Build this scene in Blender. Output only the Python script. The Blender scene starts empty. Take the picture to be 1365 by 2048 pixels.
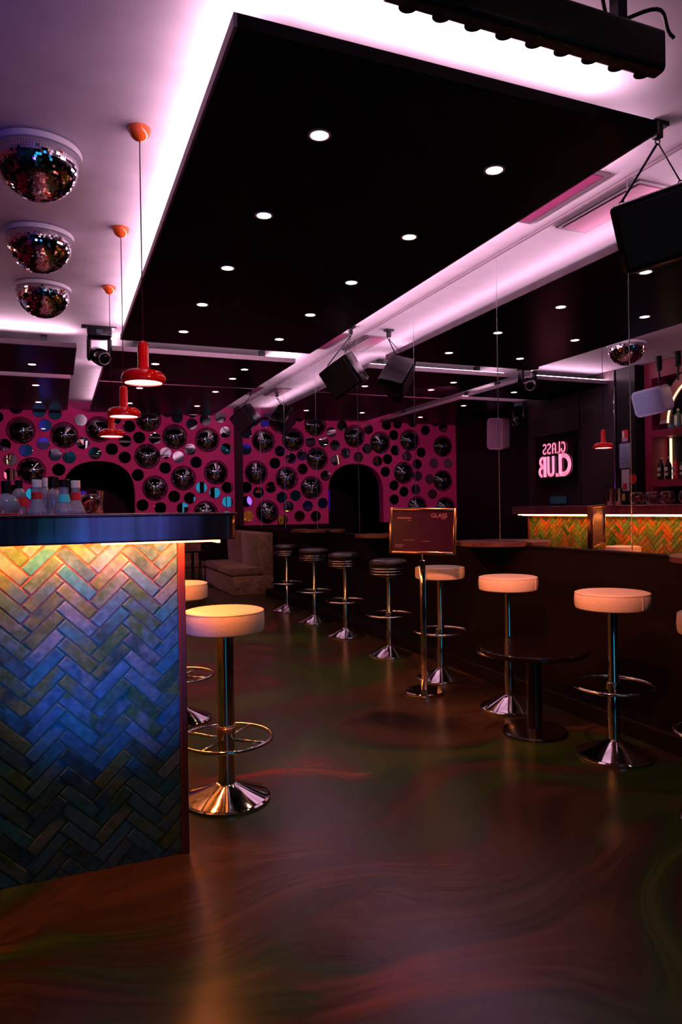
import bpy, bmesh, math, random
from mathutils import Vector, Matrix
random.seed(7)
PI = math.pi
C = bpy.context.scene.collection
S = bpy.context.scene

# ---------------------------------------------------------------- camera, world, lights, exposure
H = 1.2
cam_d = bpy.data.cameras.new('camera'); cam = bpy.data.objects.new('camera', cam_d); C.objects.link(cam)
cam_d.sensor_fit = 'VERTICAL'; cam_d.sensor_height = 36.0; cam_d.lens = 1397 / 2048 * 36.0
cam_d.clip_start = 0.05; cam_d.clip_end = 60
ya, pi_, ro = math.radians(22.1), math.radians(-0.234), math.radians(0.9)
fw = Vector((math.sin(ya) * math.cos(pi_), math.cos(ya) * math.cos(pi_), math.sin(pi_)))
rt = Vector((math.cos(ya), -math.sin(ya), 0)); up = rt.cross(fw)
Rr = rt * math.cos(ro) - up * math.sin(ro); Uu = up * math.cos(ro) + rt * math.sin(ro)
M = Matrix((Rr, Uu, -fw)).transposed().to_4x4(); M.translation = (0, 0, H)
cam.matrix_world = M
S.camera = cam
S.view_settings.view_transform = 'Standard'; S.view_settings.look = 'None'
S.view_settings.gamma = 1.0; S.view_settings.use_curve_mapping = False
S.view_settings.exposure = 0.0
w = bpy.data.worlds.new('dark_room'); S.world = w; w.use_nodes = True
w.node_tree.nodes['Background'].inputs[0].default_value = (0.10, 0.06, 0.12, 1)
w.node_tree.nodes['Background'].inputs[1].default_value = 0.0
S.cycles.max_bounces = 8; S.cycles.diffuse_bounces = 3; S.cycles.glossy_bounces = 6
S.cycles.transmission_bounces = 6; S.cycles.transparent_max_bounces = 6
S.cycles.sample_clamp_indirect = 4.0; S.cycles.caustics_refractive = False
S.cycles.use_denoising = True

def lamp(name, kind, loc, power, color, parent=None, target=None, size=0.1, size_y=None, angle=60, blend=0.5, direction=None):
    d = bpy.data.lights.new(name, kind); d.energy = power; d.color = color
    if kind == 'AREA':
        d.shape = 'RECTANGLE'; d.size = size; d.size_y = size_y or size
    elif kind == 'SPOT':
        d.spot_size = math.radians(angle); d.spot_blend = blend; d.shadow_soft_size = size
    else:
        d.shadow_soft_size = size
    o = bpy.data.objects.new(name, d); C.objects.link(o); o.location = loc
    if target is not None: direction = Vector(target) - Vector(loc)
    if direction is not None: o.rotation_euler = Vector(direction).to_track_quat('-Z', 'Y').to_euler()
    if parent: o.parent = parent
    return o
COVE = (1.0, 0.57, 0.76)
# stage lamps: blue beams and violet wash from near the photographer; then added fill lamps
lamp('blue_beam', 'SPOT', (-0.25, -1.6, 1.9), 1000, (0.012, 0.18, 1.0), target=(0.14, 2.48, 0.74), size=0.04, angle=11.5, blend=1.0)
lamp('violet_wash', 'SPOT', (-0.6, 0.2, 1.6), 55, (0.12, 0.05, 1.0), target=(-0.8, 3.2, 3.0), size=0.2, angle=80, blend=1.0)
lamp('blue_edge_beam', 'SPOT', (0.7, -2.2, 1.6), 170, (0.10, 0.20, 1.0), target=(0.22, 2.4, 1.19), size=0.03, angle=6.5, blend=0.8)
lamp('amber_seat_fill', 'SPOT', (0.6, 1.4, 2.7), 560, (1.0, 0.26, 0.13), target=(2.45, 3.3, 0.85), size=0.1, angle=42, blend=1.0)  # added lamp, warms the cream seats by the mirrors
lamp('amber_floor_fill', 'SPOT', (1.6, 1.2, 2.9), 42, (1.0, 0.62, 0.40), target=(1.35, 4.4, 0.0), size=0.3, angle=60, blend=1.0)  # added light on the middle of the floor
lamp('amber_sofa_fill', 'SPOT', (1.2, 8.0, 2.75), 45, (1.0, 0.52, 0.28), target=(2.5, 10.0, 0.5), size=0.05, angle=34, blend=0.9)  # no fixture here, added to brighten the banquette
lamp('red_bar_fill', 'SPOT', (2.2, 4.6, 2.78), 60, (1.0, 0.06, 0.04), target=(0.57, 5.2, 1.15), size=0.05, angle=62, blend=0.9)  # added red light for the worktop side
lamp('bottle_fill', 'SPOT', (-0.1, 3.2, 2.75), 30, (0.55, 0.6, 1.0), target=(-0.1, 4.35, 1.25), size=0.04, angle=28, blend=0.8)  # unseen lamp added to light up the bar bottles
lamp('magenta_wall_fill', 'SPOT', (0.9, 8.0, 2.72), 170, (1.0, 0.20, 0.45), target=(0.9, 12.0, 1.75), size=0.05, angle=110, blend=0.7)  # added to brighten the pink wall, no fixture
lamp('red_pendant_fill', 'SPOT', (1.6, 0.4, 2.2), 170, (1.0, 0.12, 0.06), target=(0.39, 4.0, 1.9), size=0.08, angle=16, blend=0.8)  # added lamp so the pendant shades read bright red
lamp('violet_speaker_fill', 'SPOT', (1.2, 6.0, 2.6), 70, (0.62, 0.55, 1.0), target=(-0.9, 6.9, 2.45), size=0.03, angle=34, blend=0.8)  # added to lift the white speakers by the back bar

# ---------------------------------------------------------------- materials
def mat(name, col=(0.5, 0.5, 0.5), rough=0.5, metal=0.0, emit=None, estr=0.0, trans=0.0, coat=0.0, spec=0.5, ior=1.45, alpha=1.0):
    m = bpy.data.materials.new(name); m.use_nodes = True
    b = m.node_tree.nodes['Principled BSDF']
    b.inputs['Base Color'].default_value = (*col, 1); b.inputs['Roughness'].default_value = rough
    b.inputs['Metallic'].default_value = metal; b.inputs['Transmission Weight'].default_value = trans
    b.inputs['Coat Weight'].default_value = coat; b.inputs['Specular IOR Level'].default_value = spec
    b.inputs['IOR'].default_value = ior; b.inputs['Alpha'].default_value = alpha
    if emit: b.inputs['Emission Color'].default_value = (*emit, 1); b.inputs['Emission Strength'].default_value = estr
    return m
def N(m, t, **k):
    n = m.node_tree.nodes.new(t)
    for a, v in k.items(): setattr(n, a, v)
    return n
def L(m, a, b): m.node_tree.links.new(a, b)
def ramp(m, stops, fac, interp='LINEAR'):
    r = N(m, 'ShaderNodeValToRGB'); r.color_ramp.interpolation = interp
    e = r.color_ramp.elements
    while len(e) < len(stops): e.new(0.5)
    for i, (p, c) in enumerate(stops): e[i].position = p; e[i].color = (*c, 1)
    L(m, fac, r.inputs[0]); return r
def noise(m, scale, detail=3, dist=0.0, coord='Object', rough=0.5, sc=None):
    tc = N(m, 'ShaderNodeTexCoord'); n = N(m, 'ShaderNodeTexNoise')
    n.inputs['Scale'].default_value = scale; n.inputs['Detail'].default_value = detail
    n.inputs['Distortion'].default_value = dist; n.inputs['Roughness'].default_value = rough
    if sc:
        mp = N(m, 'ShaderNodeMapping'); mp.inputs['Scale'].default_value = sc
        L(m, tc.outputs[coord], mp.inputs[0]); L(m, mp.outputs[0], n.inputs[0])
    else: L(m, tc.outputs[coord], n.inputs[0])
    return n
def bump(m, n, strength, dist=0.01):
    b = N(m, 'ShaderNodeBump'); b.inputs['Strength'].default_value = strength; b.inputs['Distance'].default_value = dist
    L(m, n.outputs[0], b.inputs['Height']); L(m, b.outputs[0], m.node_tree.nodes['Principled BSDF'].inputs['Normal'])
BS = lambda m: m.node_tree.nodes['Principled BSDF'].inputs

M_ceil = mat('ceiling_paint', (0.62, 0.55, 0.62), 0.7)
n = noise(M_ceil, 5, 3); r = ramp(M_ceil, [(0.3, (0.58, 0.51, 0.58)), (0.7, (0.66, 0.59, 0.66))], n.outputs[0]); L(M_ceil, r.outputs[0], BS(M_ceil)['Base Color'])
M_panel = mat('black_lacquer_panel', (0.003, 0.0025, 0.003), 0.3, spec=0.10, ior=1.18)
M_panel_edge = mat('panel_edge_paint', (0.12, 0.08, 0.10), 0.6)
M_pink = mat('magenta_wall_fabric', (0.50, 0.045, 0.155), 0.85)
n = noise(M_pink, 90, 4); r = ramp(M_pink, [(0.35, (0.46, 0.04, 0.18)), (0.7, (0.64, 0.07, 0.28))], n.outputs[0]); L(M_pink, r.outputs[0], BS(M_pink)['Base Color']); bump(M_pink, n, 0.3)
M_dark = mat('dark_wall_paint', (0.010, 0.006, 0.008), 0.55, spec=0.3)
n = noise(M_dark, 8, 3); r = ramp(M_dark, [(0.3, (0.003, 0.002, 0.002)), (0.75, (0.006, 0.004, 0.005))], n.outputs[0]); L(M_dark, r.outputs[0], BS(M_dark)['Base Color'])
M_wains = mat('dark_oxblood_wainscot', (0.020, 0.004, 0.005), 0.5, spec=0.12)
n = noise(M_wains, 6, 3, sc=(1, 1, 6)); r = ramp(M_wains, [(0.3, (0.003, 0.0008, 0.0008)), (0.7, (0.006, 0.0014, 0.0014))], n.outputs[0]); L(M_wains, r.outputs[0], BS(M_wains)['Base Color'])
M_cup = mat('dark_brown_cupboard', (0.035, 0.018, 0.022), 0.5)
n = noise(M_cup, 4, 2); r = ramp(M_cup, [(0.3, (0.03, 0.015, 0.018)), (0.7, (0.042, 0.022, 0.027))], n.outputs[0]); L(M_cup, r.outputs[0], BS(M_cup)['Base Color'])
M_mirror = mat('mirror_glass', (0.80, 0.80, 0.82), 0.0, 1.0)
M_bub = mat('bubble_mirror', (0.45, 0.45, 0.47), 0.0, 1.0)
M_seam = mat('mirror_seam_metal', (0.6, 0.6, 0.62), 0.25, 1.0)
M_chrome = mat('polished_chrome', (0.72, 0.68, 0.70), 0.07, 1.0)
n = noise(M_chrome, 40, 2); r = ramp(M_chrome, [(0.3, (0.05,)*3), (0.8, (0.11,)*3)], n.outputs[0]); L(M_chrome, r.outputs[0], BS(M_chrome)['Roughness'])
M_disco = mat('disco_facets', (0.86, 0.86, 0.9), 0.03, 1.0)
M_rim = mat('white_rim_paint', (0.7, 0.68, 0.72), 0.4)
M_red = mat('red_lacquer', (0.62, 0.012, 0.010), 0.16, coat=0.6)
n = noise(M_red, 12, 2); r = ramp(M_red, [(0.3, (0.74, 0.008, 0.008)), (0.7, (0.82, 0.012, 0.010))], n.outputs[0]); L(M_red, r.outputs[0], BS(M_red)['Base Color'])
M_orange = mat('orange_lacquer', (0.85, 0.13, 0.02), 0.2, coat=0.6)
M_cord = mat('brown_cord', (0.06, 0.02, 0.02), 0.7)
M_black = mat('black_plastic', (0.004, 0.004, 0.004), 0.35, spec=0.3)
M_gloss_black = mat('glossy_black_cabinet', (0.004, 0.0035, 0.004), 0.15, coat=0.15, spec=0.3)
M_grille = mat('black_grille', (0.012, 0.012, 0.013), 0.6)
M_white = mat('white_plastic', (0.62, 0.56, 0.66), 0.4)
M_wgr = mat('pale_grille_cloth', (0.42, 0.38, 0.50), 0.8)
n = noise(M_wgr, 300, 1); bump(M_wgr, n, 0.5)
M_vinyl = mat('cream_vinyl', (0.80, 0.66, 0.58), 0.42)
n = noise(M_vinyl, 90, 3); bump(M_vinyl, n, 0.15); r = ramp(M_vinyl, [(0.3, (0.76, 0.61, 0.53)), (0.7, (0.84, 0.70, 0.62))], n.outputs[0]); L(M_vinyl, r.outputs[0], BS(M_vinyl)['Base Color'])
M_bvinyl = mat('black_vinyl', (0.012, 0.009, 0.010), 0.28)
n = noise(M_bvinyl, 60, 3); bump(M_bvinyl, n, 0.2)
M_velvet = mat('brown_velvet', (0.20, 0.09, 0.05), 0.8)
n = noise(M_velvet, 14, 6, dist=1.5); r = ramp(M_velvet, [(0.3, (0.05, 0.028, 0.014)), (0.55, (0.14, 0.085, 0.04)), (0.8, (0.22, 0.14, 0.07))], n.outputs[0]); L(M_velvet, r.outputs[0], BS(M_velvet)['Base Color']); BS(M_velvet)['Sheen Weight'].default_value = 0.15
M_top = mat('copper_red_worktop', (0.20, 0.03, 0.04), 0.32, 0.35, coat=0.4)
n = noise(M_top, 3, 4, dist=1.0, sc=(6, 1, 0.3)); r = ramp(M_top, [(0.25, (0.12, 0.015, 0.02)), (0.5, (0.24, 0.06, 0.08)), (0.75, (0.36, 0.16, 0.20))], n.outputs[0]); L(M_top, r.outputs[0], BS(M_top)['Base Color'])
M_trim = mat('dark_red_corner_trim', (0.13, 0.022, 0.015), 0.35)
M_grout = mat('terracotta_grout', (0.34, 0.13, 0.08), 0.9)
n = noise(M_grout, 60, 3); r = ramp(M_grout, [(0.3, (0.30, 0.10, 0.06)), (0.7, (0.42, 0.16, 0.10))], n.outputs[0]); L(M_grout, r.outputs[0], BS(M_grout)['Base Color'])
M_led = mat('orange_led_glow', (1, 0.4, 0.15), 0.5, emit=(1.0, 0.27, 0.07), estr=16)
M_cove = mat('cove_led_strip', (1, 0.8, 0.9), 0.5, emit=(1.0, 0.66, 0.80), estr=6)
M_down = mat('downlight_lens', (1, 0.9, 0.8), 0.5, emit=(1.0, 0.80, 0.62), estr=14)
M_bulb = mat('pendant_diffuser', (1, 0.9, 0.8), 0.5, emit=(1.0, 0.74, 0.60), estr=5)
M_neon = mat('pink_neon_tube', (1, 0.4, 0.6), 0.5, emit=(1.0, 0.20, 0.34), estr=2.2)
M_neonw = mat('warm_neon_flex', (1, 0.8, 0.6), 0.5, emit=(1.0, 0.62, 0.36), estr=2.2)
M_win = mat('cyan_lit_window', (0.1, 0.4, 0.6), 0.3, emit=(0.03, 0.40, 0.68), estr=1.3)
M_bluescr = mat('deep_blue_screen', (0.01, 0.01, 0.1), 0.4, emit=(0.03, 0.0, 0.35), estr=0.5)
M_till = mat('dim_screen', (0.01, 0.02, 0.03), 0.2, emit=(0.02, 0.06, 0.10), estr=0.2)
M_glass = mat('clear_glass', (0.9, 0.95, 1.0), 0.03, trans=1.0, ior=1.45)
M_cloudy = mat('cloudy_clear_glass', (0.62, 0.70, 0.85), 0.12, trans=0.72, ior=1.4)
M_tglass = mat('green_bottle_glass', (0.10, 0.30, 0.14), 0.05, trans=0.6, ior=1.45)
M_bglass = mat('pale_blue_bottle_glass', (0.35, 0.60, 0.65), 0.05, trans=0.6, ior=1.45)
M_label = mat('white_paper_label', (0.75, 0.72, 0.72), 0.7)
M_rlabel = mat('red_paper_label', (0.65, 0.015, 0.02), 0.6)
M_clabel = mat('turquoise_paper_label', (0.06, 0.62, 0.60), 0.6)
M_notice = mat('notice_paper', (0.28, 0.30, 0.40), 0.6)
M_print = mat('grey_print', (0.08, 0.08, 0.12), 0.7)
M_redwall = mat('red_back_bar_paint', (0.26, 0.010, 0.035), 0.5)
n = noise(M_redwall, 5, 2); r = ramp(M_redwall, [(0.3, (0.23, 0.008, 0.03)), (0.7, (0.29, 0.012, 0.04))], n.outputs[0]); L(M_redwall, r.outputs[0], BS(M_redwall)['Base Color'])
M_peach = mat('peach_plaster', (0.60, 0.22, 0.20), 0.6)
M_candy = mat('red_fruit', (0.70, 0.03, 0.02), 0.4)
M_yellow = mat('yellow_sticker', (0.7, 0.5, 0.08), 0.6)
M_table = mat('dark_red_table_laminate', (0.030, 0.008, 0.008), 0.2, coat=0.3)
n = noise(M_table, 12, 3); r = ramp(M_table, [(0.3, (0.003, 0.0008, 0.0008)), (0.7, (0.006, 0.0014, 0.0014))], n.outputs[0]); L(M_table, r.outputs[0], BS(M_table)['Base Color'])
M_tabtop = mat('worn_red_tabletop', (0.10, 0.03, 0.03), 0.3)
n = noise(M_tabtop, 30, 3); r = ramp(M_tabtop, [(0.3, (0.07, 0.02, 0.02)), (0.7, (0.14, 0.05, 0.045))], n.outputs[0]); L(M_tabtop, r.outputs[0], BS(M_tabtop)['Base Color'])
M_copper = mat('copper_frame', (0.85, 0.45, 0.30), 0.18, 1.0)
M_sign = mat('dark_purple_poster', (0.11, 0.010, 0.04), 0.25)
n = noise(M_sign, 4, 2); r = ramp(M_sign, [(0.3, (0.022, 0.002, 0.022)), (0.7, (0.045, 0.004, 0.040))], n.outputs[0]); L(M_sign, r.outputs[0], BS(M_sign)['Base Color'])
M_signtext = mat('faded_pink_print', (0.42, 0.16, 0.24), 0.5)
M_vent = mat('magenta_vent_slot', (0.22, 0.02, 0.10), 0.4)

# floor: poured resin with brown, green and rust swirls
M_floor = mat('marbled_resin_floor', (0.05, 0.03, 0.02), 0.25, spec=0.28)
def floor_nodes(m):
    tc = N(m, 'ShaderNodeTexCoord')
    def nz(vec, scale, detail, rough=0.5):
        n = N(m, 'ShaderNodeTexNoise'); n.inputs['Scale'].default_value = scale; n.inputs['Detail'].default_value = detail; n.inputs['Roughness'].default_value = rough
        L(m, vec, n.inputs[0]); return n
    def vm(op, a, b):
        v = N(m, 'ShaderNodeVectorMath', operation=op)
        for k, q in enumerate((a, b)):
            if isinstance(q, tuple): v.inputs[k].default_value = q
            else: L(m, q, v.inputs[k])
        return v.outputs[0]
    p = tc.outputs['Object']
    w1 = vm('MULTIPLY', vm('SUBTRACT', nz(p, 0.65, 1).outputs[1], (0.5, 0.5, 0.5)), (2.6, 2.6, 0))
    p1 = vm('ADD', p, w1)
    w2 = vm('MULTIPLY', vm('SUBTRACT', nz(p1, 1.3, 1).outputs[1], (0.5, 0.5, 0.5)), (0.7, 0.7, 0))
    p2 = vm('MULTIPLY', vm('ADD', p1, w2), (0.55, 1.5, 0.0))
    n1 = nz(p2, 1.15, 5, 0.45)
    r1 = ramp(m, [(0.30, (0.010, 0.005, 0.003)), (0.42, (0.052, 0.028, 0.014)), (0.48, (0.030, 0.019, 0.009)), (0.53, (0.016, 0.040, 0.006)), (0.62, (0.034, 0.056, 0.010)), (0.72, (0.050, 0.024, 0.010))], n1.outputs[0])
    p3 = vm('ADD', p2, (7.3, 2.1, 0.0))
    n2 = nz(p3, 1.5, 4, 0.5)
    r2 = ramp(m, [(0.61, (0, 0, 0)), (0.74, (1, 1, 1))], n2.outputs[0])
    mm = N(m, 'ShaderNodeMixRGB'); L(m, r2.outputs[0], mm.inputs[0]); L(m, r1.outputs[0], mm.inputs[1]); mm.inputs[2].default_value = (0.15, 0.030, 0.008, 1)
    n5 = nz(vm('MULTIPLY', p2, (1.0, 4.0, 0.0)), 2.5, 4, 0.6)
    r5 = ramp(m, [(0.3, (0.62,) * 3), (0.7, (1.3,) * 3)], n5.outputs[0])
    mu = N(m, 'ShaderNodeMixRGB', blend_type='MULTIPLY'); mu.inputs[0].default_value = 1; L(m, mm.outputs[0], mu.inputs[1]); L(m, r5.outputs[0], mu.inputs[2])
    L(m, mu.outputs[0], BS(m)['Base Color'])
    n4 = nz(p, 2.5, 1); b = N(m, 'ShaderNodeBump'); b.inputs['Strength'].default_value = 0.05; b.inputs['Distance'].default_value = 0.02
    L(m, n4.outputs[0], b.inputs['Height']); L(m, b.outputs[0], BS(m)['Normal'])
floor_nodes(M_floor)

# glazed tiles: every tile has its own shade, mottled
def tile_mat(name, pal):
    m = mat(name, (0.2, 0.3, 0.2), 0.22, spec=0.5)
    at = N(m, 'ShaderNodeAttribute', attribute_name='shade')
    sp = N(m, 'ShaderNodeSeparateColor'); L(m, at.outputs['Color'], sp.inputs[0])
    k = len(pal)
    r1 = ramp(m, [(i / k, c) for i, c in enumerate(pal)], sp.outputs[0], 'CONSTANT')
    r2 = ramp(m, [(i / k, c) for i, c in enumerate(pal)], sp.outputs[1], 'CONSTANT')
    n = noise(m, 11, 5, dist=0.6); r = ramp(m, [(0.40, (0, 0, 0)), (0.62, (1, 1, 1))], n.outputs[0])
    mx = N(m, 'ShaderNodeMixRGB'); L(m, r.outputs[0], mx.inputs[0]); L(m, r1.outputs[0], mx.inputs[1]); L(m, r2.outputs[0], mx.inputs[2])
    n2 = noise(m, 45, 4); r4 = ramp(m, [(0.3, (0.7,) * 3), (0.7, (1.15,) * 3)], n2.outputs[0])
    mu = N(m, 'ShaderNodeMixRGB', blend_type='MULTIPLY'); mu.inputs[0].default_value = 1
    L(m, mx.outputs[0], mu.inputs[1]); L(m, r4.outputs[0], mu.inputs[2]); L(m, mu.outputs[0], BS(m)['Base Color'])
    r5 = ramp(m, [(0.3, (0.16,) * 3), (0.7, (0.36,) * 3)], n2.outputs[0]); L(m, r5.outputs[0], BS(m)['Roughness'])
    bump(m, n, 0.15, 0.01)
    return m
M_tile = tile_mat('glazed_green_blue_tiles', [(0.05, 0.12, 0.035), (0.03, 0.17, 0.20), (0.06, 0.17, 0.24), (0.10, 0.15, 0.04), (0.03, 0.12, 0.17), (0.12, 0.18, 0.18), (0.03, 0.07, 0.06), (0.05, 0.14, 0.18)])
M_tile2 = tile_mat('glazed_green_ochre_tiles', [(0.02, 0.10, 0.02), (0.36, 0.10, 0.02), (0.049, 0.192, 0.035), (0.154, 0.208, 0.035), (0.210, 0.176, 0.028), (0.070, 0.240, 0.070), (0.112, 0.112, 0.028), (0.210, 0.240, 0.056), (0.070, 0.128, 0.035), (0.238, 0.096, 0.028)])

# ---------------------------------------------------------------- mesh helpers
def obj(name, bm, m, parent=None, smooth=False, loc=None, rot=None):
    me = bpy.data.meshes.new(name); bmesh.ops.recalc_face_normals(bm, faces=bm.faces); bm.to_mesh(me); bm.free()
    o = bpy.data.objects.new(name, me); C.objects.link(o); me.materials.append(m)
    if smooth:
        for p in me.polygons: p.use_smooth = True
        if smooth != 'all': me.set_sharp_from_angle(angle=math.radians(38))
    if parent: o.parent = parent
    if loc is not None: o.location = loc
    if rot is not None: o.rotation_euler = rot
    return o
def thing(name, label, cat, loc=(0, 0, 0), rot=(0, 0, 0), group=None):
    o = bpy.data.objects.new(name, None); C.objects.link(o); o.empty_display_size = 0.1
    o.location = loc; o.rotation_euler = rot; return tag(o, label, cat, group)
def tag(o, label, cat, group=None):
    o['label'] = label; o['category'] = cat
    if group: o['group'] = group
    return o
def struct(o): o['kind'] = 'structure'; return o
def dup(root, loc, rot=None, label=None, group=None, scale=None):
    r = root.copy(); C.objects.link(r); r.location = loc
    if rot is not None: r.rotation_euler = rot
    if scale: r.scale = scale
    if label: r['label'] = label
    if group: r['group'] = group
    for ch in list(root.children):
        c = ch.copy(); C.objects.link(c); c.parent = r
        for g in ch.children:
            d = g.copy(); C.objects.link(d); d.parent = c
    return r
def nb(): return bmesh.new()
def box(bm, x0, y0, z0, x1, y1, z1, bev=0, mtx=None, seg=2):
    g = bmesh.ops.create_cube(bm, size=1); vs = g['verts']
    for v in vs: v.co = Vector(((x0 + x1) / 2 + v.co.x * (x1 - x0), (y0 + y1) / 2 + v.co.y * (y1 - y0), (z0 + z1) / 2 + v.co.z * (z1 - z0)))
    if mtx: bmesh.ops.transform(bm, matrix=mtx, verts=vs)
    if bev:
        es = list({e for v in vs for e in v.link_edges})
        bmesh.ops.bevel(bm, geom=es, offset=bev, segments=seg, affect='EDGES', profile=0.5)
    return bm
def lathe(bm, prof, seg=48, c=(0, 0, 0), mtx=None, close=True):
    rings = []
    for r, z in prof:
        if r < 1e-6: rings.append([bm.verts.new((c[0], c[1], c[2] + z))])
        else: rings.append([bm.verts.new((c[0] + r * math.cos(2 * PI * i / seg), c[1] + r * math.sin(2 * PI * i / seg), c[2] + z)) for i in range(seg)])
    for a, b in zip(rings, rings[1:]):
        for i in range(seg):
            j = (i + 1) % seg
            if len(a) == 1 and len(b) == 1: continue
            if len(a) == 1: bm.faces.new((a[0], b[i], b[j]))
            elif len(b) == 1: bm.faces.new((a[i], a[j], b[0]))
            else: bm.faces.new((a[i], a[j], b[j], b[i]))
    if close:
        for rr in (rings[0], rings[-1]):
            if len(rr) > 2:
                try: bm.faces.new(rr)
                except ValueError: pass
    if mtx: bmesh.ops.transform(bm, matrix=mtx, verts=[v for rr in rings for v in rr])
    return bm
def tube(bm, pts, r, seg=10, closed=False):
    P = [Vector(p) for p in pts]; n_ = len(P); rings = []
    ref = None
    for i, p in enumerate(P):
        a = P[(i - 1) % n_] if (closed or i > 0) else p; b = P[(i + 1) % n_] if (closed or i < n_ - 1) else p
        t = (b - a).normalized()
        if ref is None or abs(t.dot(ref)) > 0.98: ref = Vector((0, 0, 1)) if abs(t.z) < 0.9 else Vector((1, 0, 0))
        u = t.cross(ref).normalized(); v = t.cross(u).normalized()
        rings.append([bm.verts.new(p + (u * math.cos(2 * PI * k / seg) + v * math.sin(2 * PI * k / seg)) * r) for k in range(seg)])
    m_ = n_ if closed else n_ - 1
    for i in range(m_):
        A, B = rings[i], rings[(i + 1) % n_]
        for k in range(seg):
            kk = (k + 1) % seg; bm.faces.new((A[k], A[kk], B[kk], B[k]))
    if not closed: bm.faces.new(rings[0]); bm.faces.new(list(reversed(rings[-1])))
    return bm
def ring_pts(R, z, n_=48, c=(0, 0)): return [(c[0] + R * math.cos(2 * PI * i / n_), c[1] + R * math.sin(2 * PI * i / n_), z) for i in range(n_)]
def prism(bm, poly, axis, a, b, bev=0):
    """extrude a 2D outline along an axis; outline coordinates are the two other axes in order"""
    def P(u, v, t):
        return {'x': (t, u, v), 'y': (u, t, v), 'z': (u, v, t)}[axis]
    A = [bm.verts.new(P(u, v, a)) for u, v in poly]; B = [bm.verts.new(P(u, v, b)) for u, v in poly]
    fs = [bm.faces.new(A), bm.faces.new(list(reversed(B)))]
    for i in range(len(poly)):
        j = (i + 1) % len(poly); fs.append(bm.faces.new((A[i], B[i], B[j], A[j])))
    if bev:
        bmesh.ops.bevel(bm, geom=list({e for f in fs for e in f.edges}), offset=bev, segments=2, affect='EDGES', profile=0.5)
    return bm
def rrect(wd, ht, r, n_=5):
    pts = []
    for cx, cy, a0 in ((wd / 2 - r, ht / 2 - r, 0), (-wd / 2 + r, ht / 2 - r, 90), (-wd / 2 + r, -ht / 2 + r, 180), (wd / 2 - r, -ht / 2 + r, 270)):
        for k in range(n_ + 1):
            a = math.radians(a0 + 90 * k / n_); pts.append((cx + r * math.cos(a), cy + r * math.sin(a)))
    return pts
def text_mesh(name, body, size, m, parent, loc, rot, extrude=0.0008, align='LEFT'):
    cu = bpy.data.curves.new(name, 'FONT'); cu.body = body; cu.size = size; cu.extrude = extrude; cu.align_x = align
    o = bpy.data.objects.new(name, cu); C.objects.link(o)
    me = bpy.data.meshes.new_from_object(o); bpy.data.objects.remove(o)
    o = bpy.data.objects.new(name, me); C.objects.link(o); me.materials.clear(); me.materials.append(m)
    o.parent = parent; o.location = loc; o.rotation_euler = rot; return o

# ---------------------------------------------------------------- the room
XM, YF, ZC, YB, XL, WZ = 2.91, 12.0, 3.0, -3.2, -1.54, 0.94
struct(obj('floor', box(nb(), XL - 0.1, YB - 0.1, -0.1, XM + 0.1, YF + 2.4, 0), M_floor))
struct(obj('ceiling', box(nb(), XL - 0.1, YB - 0.1, ZC, XM + 0.1, YF + 2.4, ZC + 0.1), M_ceil))
struct(obj('wall_left', box(nb(), XL - 0.1, YB, 0, XL, YF, ZC), M_dark))
struct(obj('wall_right', box(nb(), XM + 0.012, YB, 0, XM + 0.1, YF, ZC), M_dark))
struct(obj('wall_near', box(nb(), XL - 0.1, YB - 0.1, 0, XM + 0.1, YB, ZC), M_dark))
AX, AW, AS, AT = 0.635, 0.56, 1.50, 2.045        # arch centre, half width, spring, top
arc = [(AX + AW * math.copysign(abs(math.cos(a)) ** 0.85, math.cos(a)), AS + (AT - AS) * math.sin(a) ** 0.85 if math.sin(a) > 0 else AS) for a in [PI * k / 28 for k in range(29)]]
poly = [(XM + 0.012, WZ), (XM + 0.012, ZC), (XL, ZC), (XL, WZ), (AX - AW, WZ)] + list(reversed(arc)) + [(AX + AW, WZ)]
struct(obj('wall_far', prism(nb(), poly, 'y', YF, YF + 0.18), M_pink))
bm = nb(); box(bm, XL, YF - 0.03, 0, AX - AW, YF + 0.18, WZ); box(bm, AX + AW, YF - 0.03, 0, XM + 0.012, YF + 0.18, WZ)
struct(obj('trim_far_wainscot', bm, M_wains))
bm = nb(); box(bm, AX - 0.9, YF + 2.2, 0, AX + 0.9, YF + 2.3, ZC); box(bm, AX - 0.95, YF + 0.18, 0, AX - 0.9, YF + 2.3, ZC); box(bm, AX + 0.9, YF + 0.18, 0, AX + 0.95, YF + 2.3, ZC); box(bm, AX - 0.9, YF + 0.18, 2.2, AX + 0.9, YF + 2.3, 2.25)
struct(obj('wall_corridor', bm, M_dark))
tag(obj('lit_panel', box(nb(), 0.32, YF + 2.17, 1.2, 0.52, YF + 2.2, 1.62), M_bluescr), 'faint deep blue lit panel in the dark corridor beyond the arch', 'lit panel')
struct(obj('trim_corner_pilaster', box(nb(), XM - 0.035, 11.66, 0, XM + 0.012, YF, ZC - 0.02), M_dark))
# right wall: wainscot, cap and plinth below the mirrors
bm = nb(); box(bm, XM - 0.02, YB, 0.0, XM + 0.012, 11.66, WZ - 0.012)
struct(obj('trim_right_wainscot', bm, M_wains))
struct(obj('trim_mirror_ledge', box(nb(), XM - 0.035, YB, WZ - 0.012, XM + 0.012, 11.66, WZ, 0.002), M_wains))
struct(obj('baseboard_right', box(nb(), XM - 0.185, -1.5, 0, XM - 0.02, 9.6, 0.09, 0.006), M_wains))
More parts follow.
